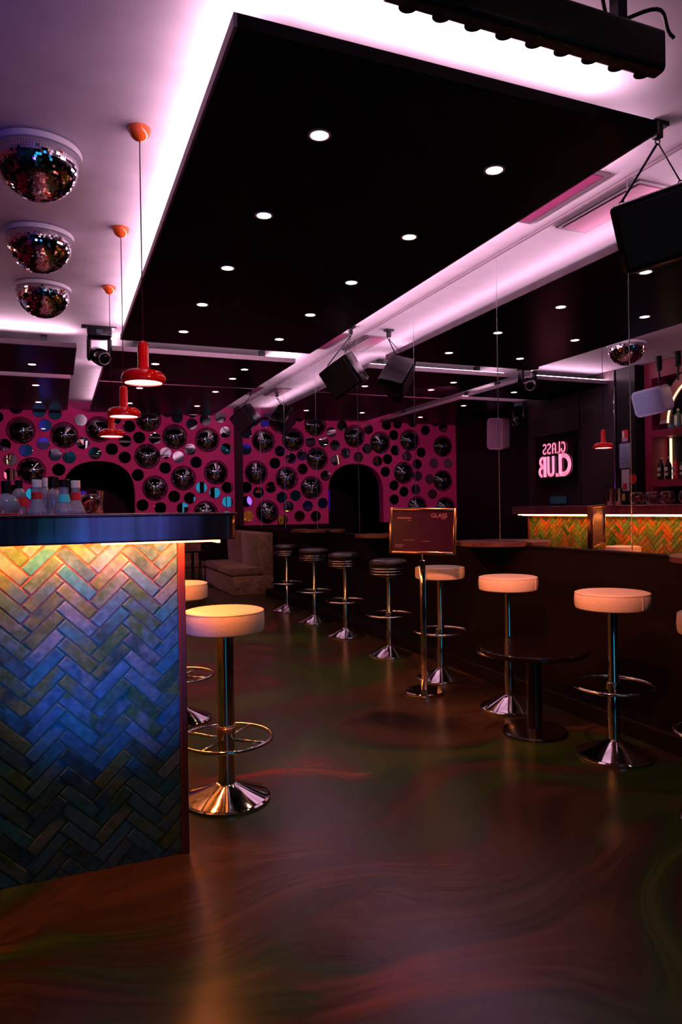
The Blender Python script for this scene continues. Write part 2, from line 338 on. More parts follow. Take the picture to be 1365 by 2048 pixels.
# windows at the near end, lit cyan (seen only in the mirrors)
for i, (x0, x1) in enumerate(((-0.45, 0.28), (0.45, 1.18))):
    f = nb()
    for a in ((x0 - 0.05, 0.25, x1 + 0.05, 0.32), (x0 - 0.05, 2.28, x1 + 0.05, 2.35), (x0 - 0.05, 0.32, x0, 2.28), (x1, 0.32, x1 + 0.05, 2.28), (x0 + 0.22, 0.32, x0 + 0.25, 2.28)):
        box(f, a[0], YB, a[1], a[2], YB + 0.06, a[3])
    fo = struct(obj('window_%d' % (i + 1), f, M_black))
    obj('pane', box(nb(), x0, YB + 0.005, 0.32, x1, YB + 0.03, 2.28), M_win, fo)

# mirror panels on the right wall
ys = [-0.745, 0.485, 1.715, 2.94, 4.17, 5.42, 6.66, 7.93, 9.2, 10.43, 11.66]
ordn = ['first', 'second', 'third', 'fourth', 'fifth', 'sixth', 'seventh', 'eighth', 'ninth', 'tenth', 'eleventh', 'twelfth', 'thirteenth', 'fourteenth', 'fifteenth', 'sixteenth', 'seventeenth', 'eighteenth']
for i in range(len(ys) - 1):
    k = len(ys) - 2 - i
    t = thing('mirror_panel', 'tall frameless wall mirror panel on the right wall, %s from the pink wall corner' % ordn[k], 'mirror', (XM, ys[i], WZ), group='mirror panels along the right wall')
    obj('mirror_glass', box(nb(), 0, 0.0015, 0, 0.010, ys[i + 1] - ys[i] - 0.0015, ZC - WZ - 0.012), M_mirror, t)
    obj('seam_strip', box(nb(), -0.002, -0.0025, 0, 0.006, 0.0025, ZC - WZ - 0.012), M_seam, t)
    obj('top_rail', box(nb(), -0.008, 0, ZC - WZ - 0.030, 0.004, ys[i + 1] - ys[i], ZC - WZ - 0.014, 0.002), M_panel_edge, t)

# ---------------------------------------------------------------- suspended ceiling panels with cove strips
PZ0, PZ1 = 2.826, 2.876
def panel(x0, x1, y0, y1, label, strips, mul=1.0, near_shaded=False):
    t = thing('ceiling_panel', label, 'ceiling panel', (x0, y0, PZ0), group='black suspended ceiling panels')
    W_, D_ = x1 - x0, y1 - y0
    obj('panel_face', box(nb(), 0.012, 0.012, 0, W_ - 0.012, D_ - 0.012, 0.045), M_panel, t)
    for q in ((0, 0, 0.012, D_), (W_ - 0.012, 0, W_, D_), (0.012, 0, W_ - 0.012, 0.012), (0.012, D_ - 0.012, W_ - 0.012, D_)):
        obj('edge_band', box(nb(), q[0], q[1], 0.001, q[2], q[3], 0.05), M_panel if (near_shaded and q[3] < 0.02) else M_panel_edge, t)  # big panel's near edge coloured black to stand for its shade
    bm = nb()
    for hx in (0.3, W_ - 0.3):
        for hy in (0.3, D_ - 0.3): box(bm, hx - 0.03, hy - 0.03, 0.045, hx + 0.03, hy + 0.03, ZC - PZ0)
    obj('hanger', bm, M_black, t)
    ins = 0.05
    for s, p in strips.items():
        p *= mul
        if s in 'LR':
            x = ins if s == 'L' else W_ - ins; sx = -1 if s == 'L' else 1
            obj('led_strip', box(nb(), x - 0.006, 0.06, 0.048, x + 0.006, D_ - 0.06, 0.056), M_cove, t)
            lamp('cove_light', 'AREA', (x, D_ / 2 + (0.15 if near_shaded and s == 'R' else 0), 0.060), p * D_, COVE, t, direction=(sx * 0.55, 0, 1), size=0.03, size_y=D_ - (0.42 if near_shaded and s == 'R' else 0.12))
        else:
            y = ins if s == 'N' else D_ - ins; sy = -1 if s == 'N' else 1
            obj('led_strip', box(nb(), 0.06, y - 0.006, 0.048, W_ - 0.06, y + 0.006, 0.056), M_cove, t)
            o = lamp('cove_light', 'AREA', (W_ / 2 - (0.09 if near_shaded and s == 'N' else 0), y, 0.060), p * W_, COVE, t, direction=(0, sy * 0.55, 1), size=W_ - (0.30 if near_shaded and s == 'N' else 0.12), size_y=0.03)
            z = Vector((0, sy * 0.55, 1)).normalized(); xx = Vector((1, 0, 0)); yy = (-z).cross(xx)
            o.rotation_euler = Matrix((xx, (-z).cross(xx), -z)).transposed().to_euler()
    # orient the long strips so size_y runs along Y
    for ch in t.children:
        if ch.type == 'LIGHT' and ch.data.size_y > 0.5:
            z = Vector((-1 if ch.location.x < W_ / 2 else 1, 0, 1 / 0.55)).normalized(); zz = -z; yy = Vector((0, 1, 0)); xx = yy.cross(zz)
            ch.rotation_euler = Matrix((xx, yy, zz)).transposed().to_euler()
    return t
panel(0.575, 2.47, 2.305, 6.88, 'big black ceiling panel nearest the camera with two rows of downlights', dict(L=4.0, R=15.0, N=4.8, F=13.0), near_shaded=True)
panel(0.50, 2.47, 7.35, 9.05, 'black ceiling panel behind the big one, over the black stools', dict(L=3.0, R=12.0, N=2.0))
panel(0.50, 2.47, 9.12, 11.8, 'far right black ceiling panel reaching the pink wall', dict(L=1.0, R=2.5))
panel(-1.45, 0.20, 7.35, 8.80, 'left black ceiling panel beyond the disco balls, with one downlight', dict(N=8.0, F=3.0))
panel(-1.45, 0.17, 9.05, 11.8, 'far left black ceiling panel reaching the pink wall', dict(N=0.5))

def downlight(x, y, label, first=[None]):
    if first[0] is None:
        t = thing('downlight', label, 'ceiling light', (x, y, PZ0), group='recessed downlights in the black panels')
        obj('trim_ring', lathe(nb(), [(0.050, 0), (0.051, -0.004), (0.040, -0.005), (0.038, 0.0), (0.050, 0.0)], 32, close=False), M_rim, t, True)
        obj('lens', lathe(nb(), [(0, -0.003), (0.038, -0.002), (0.038, 0.0)], 32), M_down, t)
        lamp('downlight_glow', 'SPOT', (0, 0, -0.012), 5.0, (1.0, 0.60, 0.42), t, direction=(0, 0, -1), size=0.035, angle=110, blend=1.0)
        first[0] = t
    else: dup(first[0], (x, y, PZ0), label=label)
for i, y in enumerate((2.84, 3.72, 4.61, 5.49, 6.37)):
    for x, sd in ((1.08, 'left'), (1.98, 'right')):
        downlight(x, y, 'round recessed downlight in the big near panel, %s row, %s from the camera' % (sd, ordn[i]))
for i, y in enumerate((7.86, 8.45, 9.45, 10.80)):
    for x, sd in ((1.02, 'left'), (2.02, 'right')):
        downlight(x, y, 'small downlight beyond the big panel, %s row, %s of four going away' % (sd, ordn[i]))
for i, y in enumerate((8.28, 9.61, 11.05)):
    downlight(-0.23, y, 'small downlight in the left panels past the disco balls, %s of three' % ordn[i])
# ceiling vents near the mirror wall
for i, y in enumerate((3.3, 6.95, 10.2)):
    t = thing('ceiling_vent', 'pinkish rectangular slot vent in the ceiling by the mirrors, %s from the camera' % ordn[i], 'vent', (2.69, y, ZC), group='ceiling vents by the mirrors')
    bm = nb(); box(bm, -0.12, -0.35, -0.012, 0.12, 0.35, 0); obj('vent_frame', bm, M_panel_edge, t)
    obj('slot_panel', box(nb(), -0.09, -0.32, -0.016, 0.09, 0.32, -0.011), M_vent, t)

# ---------------------------------------------------------------- the pink wall: round mirrors
big = [(-1.24, 2.41), (-1.23, 1.73), (-1.28, 1.2), (-0.66, 1.22), (-0.51, 2.51), (-0.37, 1.88), (0.12, 2.45), (0.65, 2.56), (1.40, 2.13), (1.43, 2.75), (1.52, 1.6), (1.86, 2.47), (1.99, 1.77), (2.36, 1.17), (2.41, 2.43), (2.55, 1.87)]
small = [(-1.35, 2.07), (-1.25, 2.78), (-1.07, 2.89), (-1.03, 2.07), (-0.99, 1.47), (-0.93, 1.76), (-0.85, 2.71), (-0.75, 2.28), (-0.67, 1.82), (-0.66, 2.05), (-0.62, 1.56), (-0.57, 2.86), (-0.44, 2.2), (-0.36, 1.52), (-0.24, 2.82), (-0.19, 2.31), (-0.16, 2.60), (-0.15, 1.37), (-0.15, 1.64), (-0.02, 2.14), (-0.01, 2.79), (0.03, 1.9), (0.19, 2.1), (0.37, 2.70), (0.40, 2.33), (0.58, 2.17), (0.90, 2.745), (0.84, 2.24), (1.04, 2.11), (1.05, 2.38), (1.12, 2.62), (1.245, 1.82), (1.275, 2.44), (1.31, 1.32), (1.45, 1.08), (1.53, 2.43), (1.60, 1.27), (1.69, 1.94), (1.70, 2.19), (1.74, 2.89), (1.76, 1.09), (1.83, 1.46), (1.90, 2.8), (1.91, 2.13), (1.97, 1.26), (2.09, 1.43), (2.11, 2.26), (2.15, 2.69), (2.16, 2.90), (2.21, 2.04), (2.29, 1.61), (2.38, 2.77), (2.52, 1.52), (2.64, 2.82), (2.72, 2.57), (2.73, 2.28), (2.74, 1.61), (2.74, 1.36), (2.08, 1.02), (2.72, 1.10)]
def rows(pts, cuts, names):
    out = {}
    for k, nm in enumerate(names):
        sel = sorted([p for p in pts if cuts[k] >= p[1] > cuts[k + 1]])
        for i, p in enumerate(sel): out[p] = (nm, i, len(sel))
    return out
rb = rows(big, [3.0, 2.3, 1.5, 0.9], ['upper', 'middle', 'lower'])
proto = None
for p in big:
    nm, i, k_ = rb[p]
    lab = 'large domed mirror bubble on the pink wall, %s from the left in the %s tier' % (ordn[i], nm)
    if proto is None:
        proto = thing('convex_mirror', lab, 'round mirror', (p[0], YF, p[1]), group='domed mirror bubbles on the pink wall')
        r, Rs = 0.205, 0.235
        a0 = math.asin(r / Rs); prof = [(Rs * math.sin(a0 * k / 14), -(Rs * math.cos(a0 * k / 14) - Rs * math.cos(a0))) for k in range(15)]
        mt = Matrix.Rotation(-PI / 2, 4, 'X')
        bm = lathe(nb(), [(a, -b) for a, b in prof], 48, mtx=Matrix.Rotation(PI / 2, 4, 'X'), close=False)
        o = obj('domed_glass', bm, M_bub, proto, 'all')
        obj('rim', tube(nb(), [(q[0], -0.004, q[1]) for q in ring_pts(0.207, 0)], 0.005, 8, True), M_black, proto, 'all')
    else: dup(proto, (p[0], YF, p[1]), label=lab)
rs = rows(small, [3.0, 2.65, 2.25, 2.0, 1.7, 1.4, 0.9], ['topmost', 'second', 'third', 'fourth', 'fifth', 'lowest'])
proto = None
CP = Vector((0, 0, H))
def aimed(p, target):
    P = Vector((p[0], YF, p[1])); a = (CP - P).normalized(); b = (Vector(target) - P).normalized(); nrm = (a + b).normalized(); return nrm
tilt = {(-0.44, 2.2): (-2.4, 1.5)}
for p in small:
    nm, i, k_ = rs[p]
    lab = 'small round flat mirror on the pink wall, %s from the left in the %s row' % (ordn[i], nm)
    if proto is None:
        proto = tag(obj('round_mirror', lathe(nb(), [(0, -0.014), (0.094, -0.014), (0.098, -0.010), (0.098, 0.0)], 40, mtx=Matrix.Rotation(-PI / 2, 4, 'X')), M_bub), lab, 'round mirror', 'small flat round mirrors on the pink wall')
        o = proto
    else:
        o = proto.copy(); C.objects.link(o); o['label'] = lab
    o.location = (p[0], YF - 0.004, p[1])
    # each disc hangs a little out of true
    ax, az = random.gauss(0, 0.5), random.gauss(0, 0.7)
    if p in tilt: ax, az = tilt[p]
    o.rotation_euler = (math.radians(ax), 0, math.radians(az))

# ---------------------------------------------------------------- the bar
BX0, BX1, BY0, BY1, BZ = -0.34, 0.41, 2.48, 7.16, 1.10
bar = thing('bar_counter', 'tiled bar counter at the left with herringbone tiles and glowing underside', 'bar counter', (0, 0, 0))
obj('carcass', box(nb(), BX0, BY0 + 0.012, 0, BX1 - 0.012, BY1, BZ), M_grout, bar)
def clip(poly, x0, y0, x1, y1):
    def cl(P, f, g):
        out = []
        for i in range(len(P)):
            a, b = P[i], P[(i + 1) % len(P)]
            if f(a) >= 0: out.append(a)
            if (f(a) >= 0) != (f(b) >= 0):
                t = f(a) / (f(a) - f(b)); out.append((a[0] + (b[0] - a[0]) * t, a[1] + (b[1] - a[1]) * t))
        return out
    for f in (lambda p: p[0] - x0, lambda p: x1 - p[0], lambda p: p[1] - y0, lambda p: y1 - p[1]):
        poly = cl(poly, f, None)
        if len(poly) < 3: return None
    return poly
def area(P): return abs(sum(P[i][0] * P[(i + 1) % len(P)][1] - P[(i + 1) % len(P)][0] * P[i][1] for i in range(len(P)))) / 2
def herringbone(x0, z0, x1, z1, Lt, Wt, gap, place, rnd, off=(0, 0)):
    bm = nb(); lay = bm.loops.layers.float_color.new('shade'); s2 = math.sqrt(0.5)
    rng = range(-90, 91)
    for i in range(-60, 61):
        for j in range(-40, 41):
            ox = i * Wt + j * Lt; oy = i * Wt - j * Lt
            for (a0, b0, a1, b1) in ((0, 0, Lt, Wt), (Lt, Wt - Lt, Lt + Wt, Wt)):
                g = gap / 2
                q = [(ox + a0 + g, oy + b0 + g), (ox + a1 - g, oy + b0 + g), (ox + a1 - g, oy + b1 - g), (ox + a0 + g, oy + b1 - g)]
                q = [((u - v) * s2 + off[0], (u + v) * s2 + off[1]) for u, v in q]
                if max(u for u, v in q) < x0 or min(u for u, v in q) > x1 or max(v for u, v in q) < z0 or min(v for u, v in q) > z1: continue
                P = clip(q, x0, z0, x1, z1)
                if not P or area(P) < 3e-4: continue
                cx = sum(u for u, v in P) / len(P); cy = sum(v for u, v in P) / len(P)
                ta, tb = rnd.gauss(0, 0.012), rnd.gauss(0, 0.012)
                hgt = lambda u, v: 0.007 + rnd.uniform(0, 0) + ta * (u - cx) + tb * (v - cy)
                B = [bm.verts.new(place(u, v, 0)) for u, v in P]
                T1 = [bm.verts.new(place(u, v, hgt(u, v) - 0.002)) for u, v in P]
                T2 = [bm.verts.new(place(cx + (u - cx) * 0.95, cy + (v - cy) * 0.95, hgt(u, v))) for u, v in P]
                fs = [bm.faces.new(T2)]
                for k in range(len(P)):
                    kk = (k + 1) % len(P); fs.append(bm.faces.new((B[k], B[kk], T1[kk], T1[k]))); fs.append(bm.faces.new((T1[k], T1[kk], T2[kk], T2[k])))
                col = (rnd.random(), rnd.random(), rnd.random(), 1)
                for f in fs:
                    for lp in f.loops: lp[lay] = col
    return bm
rnd = random.Random(3)
obj('end_tiling', herringbone(BX0, 0.0, BX1 - 0.024, BZ - 0.002, 0.147, 0.043, 0.006, lambda u, v, h: (u, BY0 + 0.012 - h, v), rnd, off=(-0.085, 0.02)), M_tile, bar)
obj('side_tiling', herringbone(BY0 + 0.02, 0.0, BY1 - 0.03, BZ - 0.002, 0.147, 0.043, 0.006, lambda u, v, h: (BX1 - 0.012 + h, u, v), rnd), M_tile2, bar)
bm = nb(); box(bm, BX1 - 0.022, BY0 - 0.002, 0, BX1 + 0.002, BY0 + 0.022, BZ - 0.002, 0.003); obj('corner_trim', bm, M_trim, bar); bm = nb(); box(bm, BX1 - 0.024, BY1 - 0.03, 0, BX1 + 0.002, BY1 + 0.002, BZ - 0.002, 0.003)
obj('corner_trim', bm, M_trim, bar)
top = thing('bar_worktop', 'thick glossy copper red worktop with rounded corner, on the tiled bar', 'worktop', (0, 0, 0))
bm = nb(); WX1, WY0, WY1 = 0.575, 2.36, 7.28
prof = rrect(WX1 - BX0 + 0.04, WY1 - WY0, 0.045, 6)
prism(bm, [(u + (WX1 + BX0 - 0.04) / 2, v + (WY1 + WY0) / 2) for u, v in prof], 'z', BZ + 0.002, 1.195)
o = obj('slab', bm, M_top, top, True)
mod = o.modifiers.new('soft_edge', 'BEVEL'); mod.width = 0.006; mod.segments = 2; mod.limit_method = 'ANGLE'; mod.angle_limit = math.radians(60)
obj('edge_lip', tube(nb(), [(u + (WX1 + BX0 - 0.04) / 2, v + (WY1 + WY0) / 2, 1.1905) for u, v in rrect(WX1 - BX0 + 0.046, WY1 - WY0 + 0.006, 0.048, 6)], 0.005, 8, True), M_top, top, 'all')
bm = nb(); box(bm, 0.13, 2.405, BZ - 0.005, 0.50, 2.417, BZ + 0.001)
obj('led_strip', bm, M_led, bar); bm = nb(); box(bm, BX0, 2.45, BZ - 0.0005, 0.13, 2.458, BZ + 0.002); obj('led_strip', bm, M_led, bar)
bm = nb(); box(bm, 0.515, 2.42, BZ - 0.010, 0.525, 7.2, BZ + 0.001); obj('led_strip', bm, M_led, bar)
LEDC = (1.0, 0.23, 0.045)
lamp('under_counter_glow', 'AREA', (0.05, 2.43, BZ - 0.004), 9.5, LEDC, bar, direction=(0, 0.25, -1), size=0.78, size_y=0.02)
o = lamp('under_counter_glow', 'AREA', (0.50, 4.8, BZ - 0.012), 40, LEDC, bar, size=0.02, size_y=4.7)
o.rotation_euler = (0, math.radians(-20), 0)

# ---------------------------------------------------------------- bar stools
def stool(kind, loc, label, group):
    name = {'stout': 'bar_stool', 'white': 'bar_stool', 'black': 'bar_stool'}[kind]
    t = thing(name, label, 'bar stool', loc, group=group)
    sr = 0.165 if kind == 'stout' else 0.172
    if kind == 'black': sr = 0.158
    sv = M_bvinyl if kind == 'black' else M_vinyl
    if kind == 'black':
        prof = [(0, 0.735), (sr - 0.012, 0.735), (sr, 0.742), (sr + 0.002, 0.762), (sr - 0.012, 0.780), (sr - 0.05, 0.790), (0, 0.795)]
        s = obj('seat', lathe(nb(), prof, 48), sv, t, 'all')
        bands = obj('banded_rim', lathe(nb(), [(0, 0.655), (sr - 0.01, 0.655), (sr - 0.004, 0.66), (sr - 0.004, 0.735), (0, 0.735)], 48), M_black, t, True)
        for k in range(3): obj('chrome_band', tube(nb(), ring_pts(sr - 0.004, 0.672 + 0.022 * k), 0.0045, 8, True), M_chrome, bands, 'all')
        zb = 0.655
    else:
        z0, z1 = (0.70, 0.79) if kind == 'stout' else (0.705, 0.785)
        b = 0.012
        prof = [(0, z0), (sr - b, z0), (sr - 0.003, z0 + 0.004), (sr, z0 + b), (sr + 0.002, (z0 + z1) / 2), (sr, z1 - b), (sr - 0.004, z1 - 0.004), (sr - b, z1), (sr - 0.06, z1 + 0.004), (0, z1 + 0.006)]
        s = obj('seat', lathe(nb(), prof, 56), sv, t, True)
        obj('piping', tube(nb(), ring_pts(sr - 0.003, z1 - 0.006, 56), 0.003, 8, True), sv, s, 'all')
        if kind == 'white': obj('side_seam', box(nb(), -0.0015, -sr - 0.0035, z0 + 0.01, 0.0015, -sr + 0.002, z1 - 0.01), M_vinyl, s)
        zb = z0
    pr = 0.036 if kind == 'stout' else 0.024
    obj('seat_plate', lathe(nb(), [(0, zb - 0.012), (0.09, zb - 0.012), (0.095, zb - 0.008), (0.095, zb), (0, zb)], 40), M_chrome, t, True)
    zr = 0.255 if kind == 'stout' else 0.335
    if kind == 'stout':
        obj('post', lathe(nb(), [(pr, 0.05), (pr, zb - 0.01)], 40), M_chrome, t, True)
        obj('collar', lathe(nb(), [(pr, zr + 0.02), (pr + 0.003, zr + 0.023), (pr + 0.003, zr + 0.045), (pr, zr + 0.048)], 40), M_copper, t, True)
    else:
        obj('post', lathe(nb(), [(pr + 0.004, 0.05), (pr + 0.004, zr + 0.02), (pr, zr + 0.03), (pr, zb - 0.01)], 32), M_chrome, t, True)
        obj('collar', lathe(nb(), [(pr + 0.004, zr - 0.02), (pr + 0.012, zr - 0.016), (pr + 0.012, zr + 0.016), (pr + 0.004, zr + 0.02)], 32), M_chrome, t, True)
    rr = 0.190 if kind == 'stout' else 0.185
    f = obj('foot_ring', tube(nb(), ring_pts(rr, zr, 64), 0.0085, 10, True), M_chrome, t, 'all')
    for k in range(4 if kind == 'stout' else 2):
        a = PI / 4 + k * (PI / 2 if kind == 'stout' else PI)
        obj('spoke', tube(nb(), [(pr * math.cos(a), pr * math.sin(a), zr - 0.004), (rr * math.cos(a), rr * math.sin(a), zr)], 0.006, 8), M_chrome, f, 'all')
    br = 0.178 if kind == 'stout' else 0.174
    prof = [(br - 0.002, 0.0), (br, 0.004), (br, 0.010), (br - 0.010, 0.015)] + [(pr + 0.004 + (br - 0.012 - pr) * (1 - u) ** 1.12, 0.016 + (0.055 if kind == 'stout' else 0.066) * u ** 1.05) for u in [k / 12 for k in range(13)]]
    obj('base', lathe(nb(), prof, 56), M_chrome, t, True)
    return t
A_ = stool('stout', (0.637, 2.88, 0), 'cream round bar stool with thick chrome post at the near corner of the bar', 'cream stools along the bar')
b_ = dup(A_, (0.64, 4.09, 0), label='cream round bar stool half hidden behind the tiled bar end')
dup(A_, (0.64, 5.35, 0), label='cream round stool farther along the bar, behind the half hidden one')
B_ = stool('white', (2.48, 4.28, 0), 'cream round bar stool behind the menu stand, first past the black stools', 'cream stools along the mirror wall')
dup(B_, (2.48, 3.48, 0), (0, 0, 0.5), 'cream round bar stool behind the low dark round table')
dup(B_, (2.455, 2.61, 0), (0, 0, 0.1), 'cream round bar stool nearest at the right, whole in view')
dup(B_, (2.32, 1.88, 0), (0, 0, 0.9), 'cream round bar stool cut off by the right edge of the photo')
K_ = stool('black', (2.50, 5.14, 0), 'black padded bar stool with chrome bands, nearest of the four black ones', 'black banded stools along the mirror wall')
dup(K_, (2.51, 6.10, 0), (0, 0, 0.4), 'black padded bar stool with chrome bands, second of the four from the camera')
dup(K_, (2.52, 6.99, 0), (0, 0, 0.9), 'black padded bar stool with chrome bands, third of the four from the camera')
dup(K_, (2.52, 7.95, 0), (0, 0, 0.2), 'black padded bar stool with chrome bands, farthest, nearest the brown banquette')

# ---------------------------------------------------------------- tables
def wall_table(y, label, first=[None]):
    if first[0]: return dup(first[0], (XM - 0.022, y, 0), label=label)
    t = thing('wall_table', label, 'table', (XM - 0.022, y, 0), group='half round tables along the mirror wall'); first[0] = t
    P = [(0, 0.31)] + [(-0.31 * math.sin(PI * k / 28), 0.31 * math.cos(PI * k / 28)) for k in range(1, 28)] + [(0, -0.31)]
    obj('tabletop', prism(nb(), P, 'z', 0.932, 0.957, 0.002), M_tabtop, t)
    obj('bracket', prism(nb(), [(0, 0.931), (0, 0.70), (-0.03, 0.70), (-0.24, 0.905), (-0.24, 0.931)], 'y', -0.02, 0.02), M_table, t)
    return t
for y, l in ((2.25, 'dark red half round table on the mirror wall, at the right edge of the photo'), (4.15, 'dark red half round table on the mirror wall right of the menu stand'),
             (5.95, 'dark red half round table on the mirror wall just left of the menu stand'), (7.9, 'dark red half round table on the mirror wall, farthest, near the arch reflection')): wall_table(y, l)
t = thing('low_table', 'low dark round table with pedestal foot among the right hand cream stools', 'table', (2.33, 3.05, 0))
obj('tabletop', lathe(nb(), [(0, 0.425), (0.275, 0.425), (0.28, 0.43), (0.28, 0.447), (0.275, 0.452), (0, 0.452)], 56), M_table, t, True)
obj('pedestal', lathe(nb(), [(0.045, 0.02), (0.04, 0.05), (0.04, 0.425)], 32), M_table, t, True)
obj('base', lathe(nb(), [(0.17, 0), (0.172, 0.008), (0.165, 0.016), (0.05, 0.03), (0, 0.03)], 40), M_table, t, True)
t = thing('side_table', 'low dark table with glasses behind the bar stools, left of the banquette', 'table', (1.55, 10.6, 0))
obj('tabletop', box(nb(), -0.42, -0.35, 0.60, 0.42, 0.35, 0.63, 0.004), M_table, t)
for sx in (-1, 1):
    for sy in (-1, 1): obj('leg', box(nb(), sx * 0.38 - 0.02, sy * 0.31 - 0.02, 0, sx * 0.38 + 0.02, sy * 0.31 + 0.02, 0.60), M_table, t)
gp = None
for i, (x, y) in enumerate(((1.28, 10.45), (1.36, 10.42), (1.55, 10.40), (1.62, 10.50))):
    lb = 'drinking glass on the low dark table left of the banquette, %s from the left' % ordn[i]
    if gp is None: gp = tag(obj('drinking_glass', lathe(nb(), [(0, 0), (0.028, 0), (0.034, 0.12), (0.031, 0.12), (0.026, 0.01), (0, 0.01)], 20), M_glass, None, True), lb, 'glass', 'glasses on the low table'); gp.location = (x, y, 0.631)
    else: g = gp.copy(); C.objects.link(g); g.location = (x, y, 0.631); g['label'] = lb

# ---------------------------------------------------------------- banquette
t = thing('banquette', 'brown crushed velvet banquette against the mirror wall by the pink wall', 'sofa', (2.27, 9.68, 0))
obj('seat_base', box(nb(), 0.0, 0.0, 0.0, 0.60, 1.95, 0.27, 0.012), M_velvet, t, True)
c1 = obj('seat_cushion', box(nb(), -0.015, -0.005, 0.272, 0.42, 0.955, 0.385, 0.03, seg=4), M_velvet, t, True)
obj('seat_cushion', box(nb(), -0.015, 0.965, 0.272, 0.42, 1.95, 0.385, 0.03, seg=4), M_velvet, t, True)
obj('piping', tube(nb(), [(-0.008, 0.0, 0.375), (0.41, 0.0, 0.375)], 0.005, 8), M_velvet, c1, 'all')
for y0, y1 in ((-0.002, 0.955), (0.965, 1.95)):
    obj('backrest', prism(nb(), [(0.425, 0.272), (0.60, 0.272), (0.60, 0.875), (0.385, 0.875), (0.36, 0.85), (0.385, 0.40)], 'y', y0, y1, 0.016), M_velvet, t, True)
t = thing('banquette', 'brown velvet banquette along the pink wall, mostly hidden behind the nearer one', 'sofa', (1.95, 11.50, 0))
obj('seat_base', box(nb(), -0.3, -0.02, 0.0, 0.28, 0.42, 0.27, 0.012), M_velvet, t, True)
obj('seat_cushion', box(nb(), -0.3, -0.03, 0.272, 0.28, 0.28, 0.385, 0.03, seg=4), M_velvet, t, True)
obj('backrest', box(nb(), -0.3, 0.28, 0.272, 0.28, 0.44, 0.86, 0.02, seg=3), M_velvet, t, True)

# ---------------------------------------------------------------- menu stand
t = thing('menu_stand', 'floor standing sign holder on a square chrome post, between the stools', 'sign stand', (2.19, 4.0, 0), (0, 0, -math.radians(36)))
obj('base', lathe(nb(), [(0.128, 0), (0.130, 0.004), (0.130, 0.016), (0.126, 0.020), (0, 0.022)], 56), M_chrome, t, True)
obj('post', box(nb(), -0.019, -0.012, 0.02, 0.019, 0.012, 0.86, 0.003), M_chrome, t, True)
obj('neck', lathe(nb(), [(0.006, 0.86), (0.006, 0.905)], 16), M_chrome, t, True)
fr = bpy.data.objects.new('sign_frame', None)
bm = nb(); FWd, FH, z0 = 0.43, 0.30, 0.90
for a in ((-FWd / 2, z0, -FWd / 2 + 0.018, z0 + FH), (FWd / 2 - 0.018, z0, FWd / 2, z0 + FH), (-FWd / 2 + 0.018, z0, FWd / 2 - 0.018, z0 + 0.018), (-FWd / 2 + 0.018, z0 + FH - 0.018, FWd / 2 - 0.018, z0 + FH)):
    box(bm, a[0], -0.02, a[1], a[2], 0.02, a[3], 0.002)
tl = Matrix.Translation((0, 0, z0)) @ Matrix.Rotation(math.radians(1.6), 4, 'Y') @ Matrix.Translation((0, 0, -z0))
bmesh.ops.transform(bm, matrix=tl, verts=bm.verts)
F_ = obj('sign_frame', bm, M_copper, t, True)
bm = nb(); box(bm, -FWd / 2 + 0.015, -0.010, z0 + 0.015, FWd / 2 - 0.015, 0.010, z0 + FH - 0.015); bmesh.ops.transform(bm, matrix=tl, verts=bm.verts)
P_ = obj('poster', bm, M_sign, t)
bpy.data.objects.remove(fr)
RT = (PI / 2, math.radians(1.6), 0)
text_mesh('title_lettering', 'GLASS', 0.037, M_signtext, P_, (0.060, -0.0108, z0 + FH - 0.062), RT)
text_mesh('subtitle_lettering', 'CLUB', 0.011, M_signtext, P_, (0.125, -0.0108, z0 + FH - 0.074), RT)
bm = nb()
rq = random.Random(5)
for (x, z, wd, hh) in ((-0.165, 0.228, 0.09, 0.010), (-0.10, 0.216, 0.025, 0.003), (-0.125, 0.088, 0.07, 0.0025), (-0.002, 0.083, 0.05, 0.0025), (-0.18, 0.058, 0.06, 0.003), (-0.18, 0.050, 0.052, 0.0025), (-0.18, 0.042, 0.048, 0.003)):
    u = x
    while u < x + wd:
        l_ = rq.uniform(0.003, 0.010); box(bm, u, -0.0113, z0 + z, min(u + l_, x + wd), -0.0100, z0 + z + hh); u += l_ + 0.0022
bmesh.ops.transform(bm, matrix=tl, verts=bm.verts)
obj('small_print', bm, M_signtext, P_)

# ---------------------------------------------------------------- pendants
def pendant(y, x, label, first=[None]):
    if first[0]: return dup(first[0], (x, y, ZC), label=label)
    t = thing('pendant_lamp', label, 'pendant lamp', (x, y, ZC), group='red pendant lamps over the bar'); first[0] = t
    obj('ceiling_cap', lathe(nb(), [(0.052, 0)] + [(0.052 * math.cos(a), -0.058 * math.sin(a)) for a in [k * PI / 2 / 10 for k in range(10)]] + [(0.004, -0.060)], 36), M_orange, t, 'all')
    obj('cord', tube(nb(), [(0, 0, -0.055), (0, 0, -1.02)], 0.0028, 8), M_cord, t, 'all')
    prof = [(0.006, -0.995), (0.018, -1.0), (0.024, -1.010), (0.026, -1.025), (0.026, -1.115), (0.030, -1.128), (0.045, -1.134), (0.075, -1.138), (0.094, -1.148), (0.103, -1.166), (0.101, -1.184), (0.090, -1.194), (0.086, -1.194), (0.086, -1.182), (0, -1.176)]
    s = obj('lamp_shade', lathe(nb(), prof, 56, close=False), M_red, t, True)
    obj('diffuser', lathe(nb(), [(0, -1.188), (0.084, -1.188), (0.084, -1.182)], 40), M_bulb, s)
    lamp('pendant_glow', 'SPOT', (0, 0, -1.20), 13.0, (1.0, 0.62, 0.42), t, direction=(0, 0, -1), size=0.07, angle=130, blend=0.8)
    return t
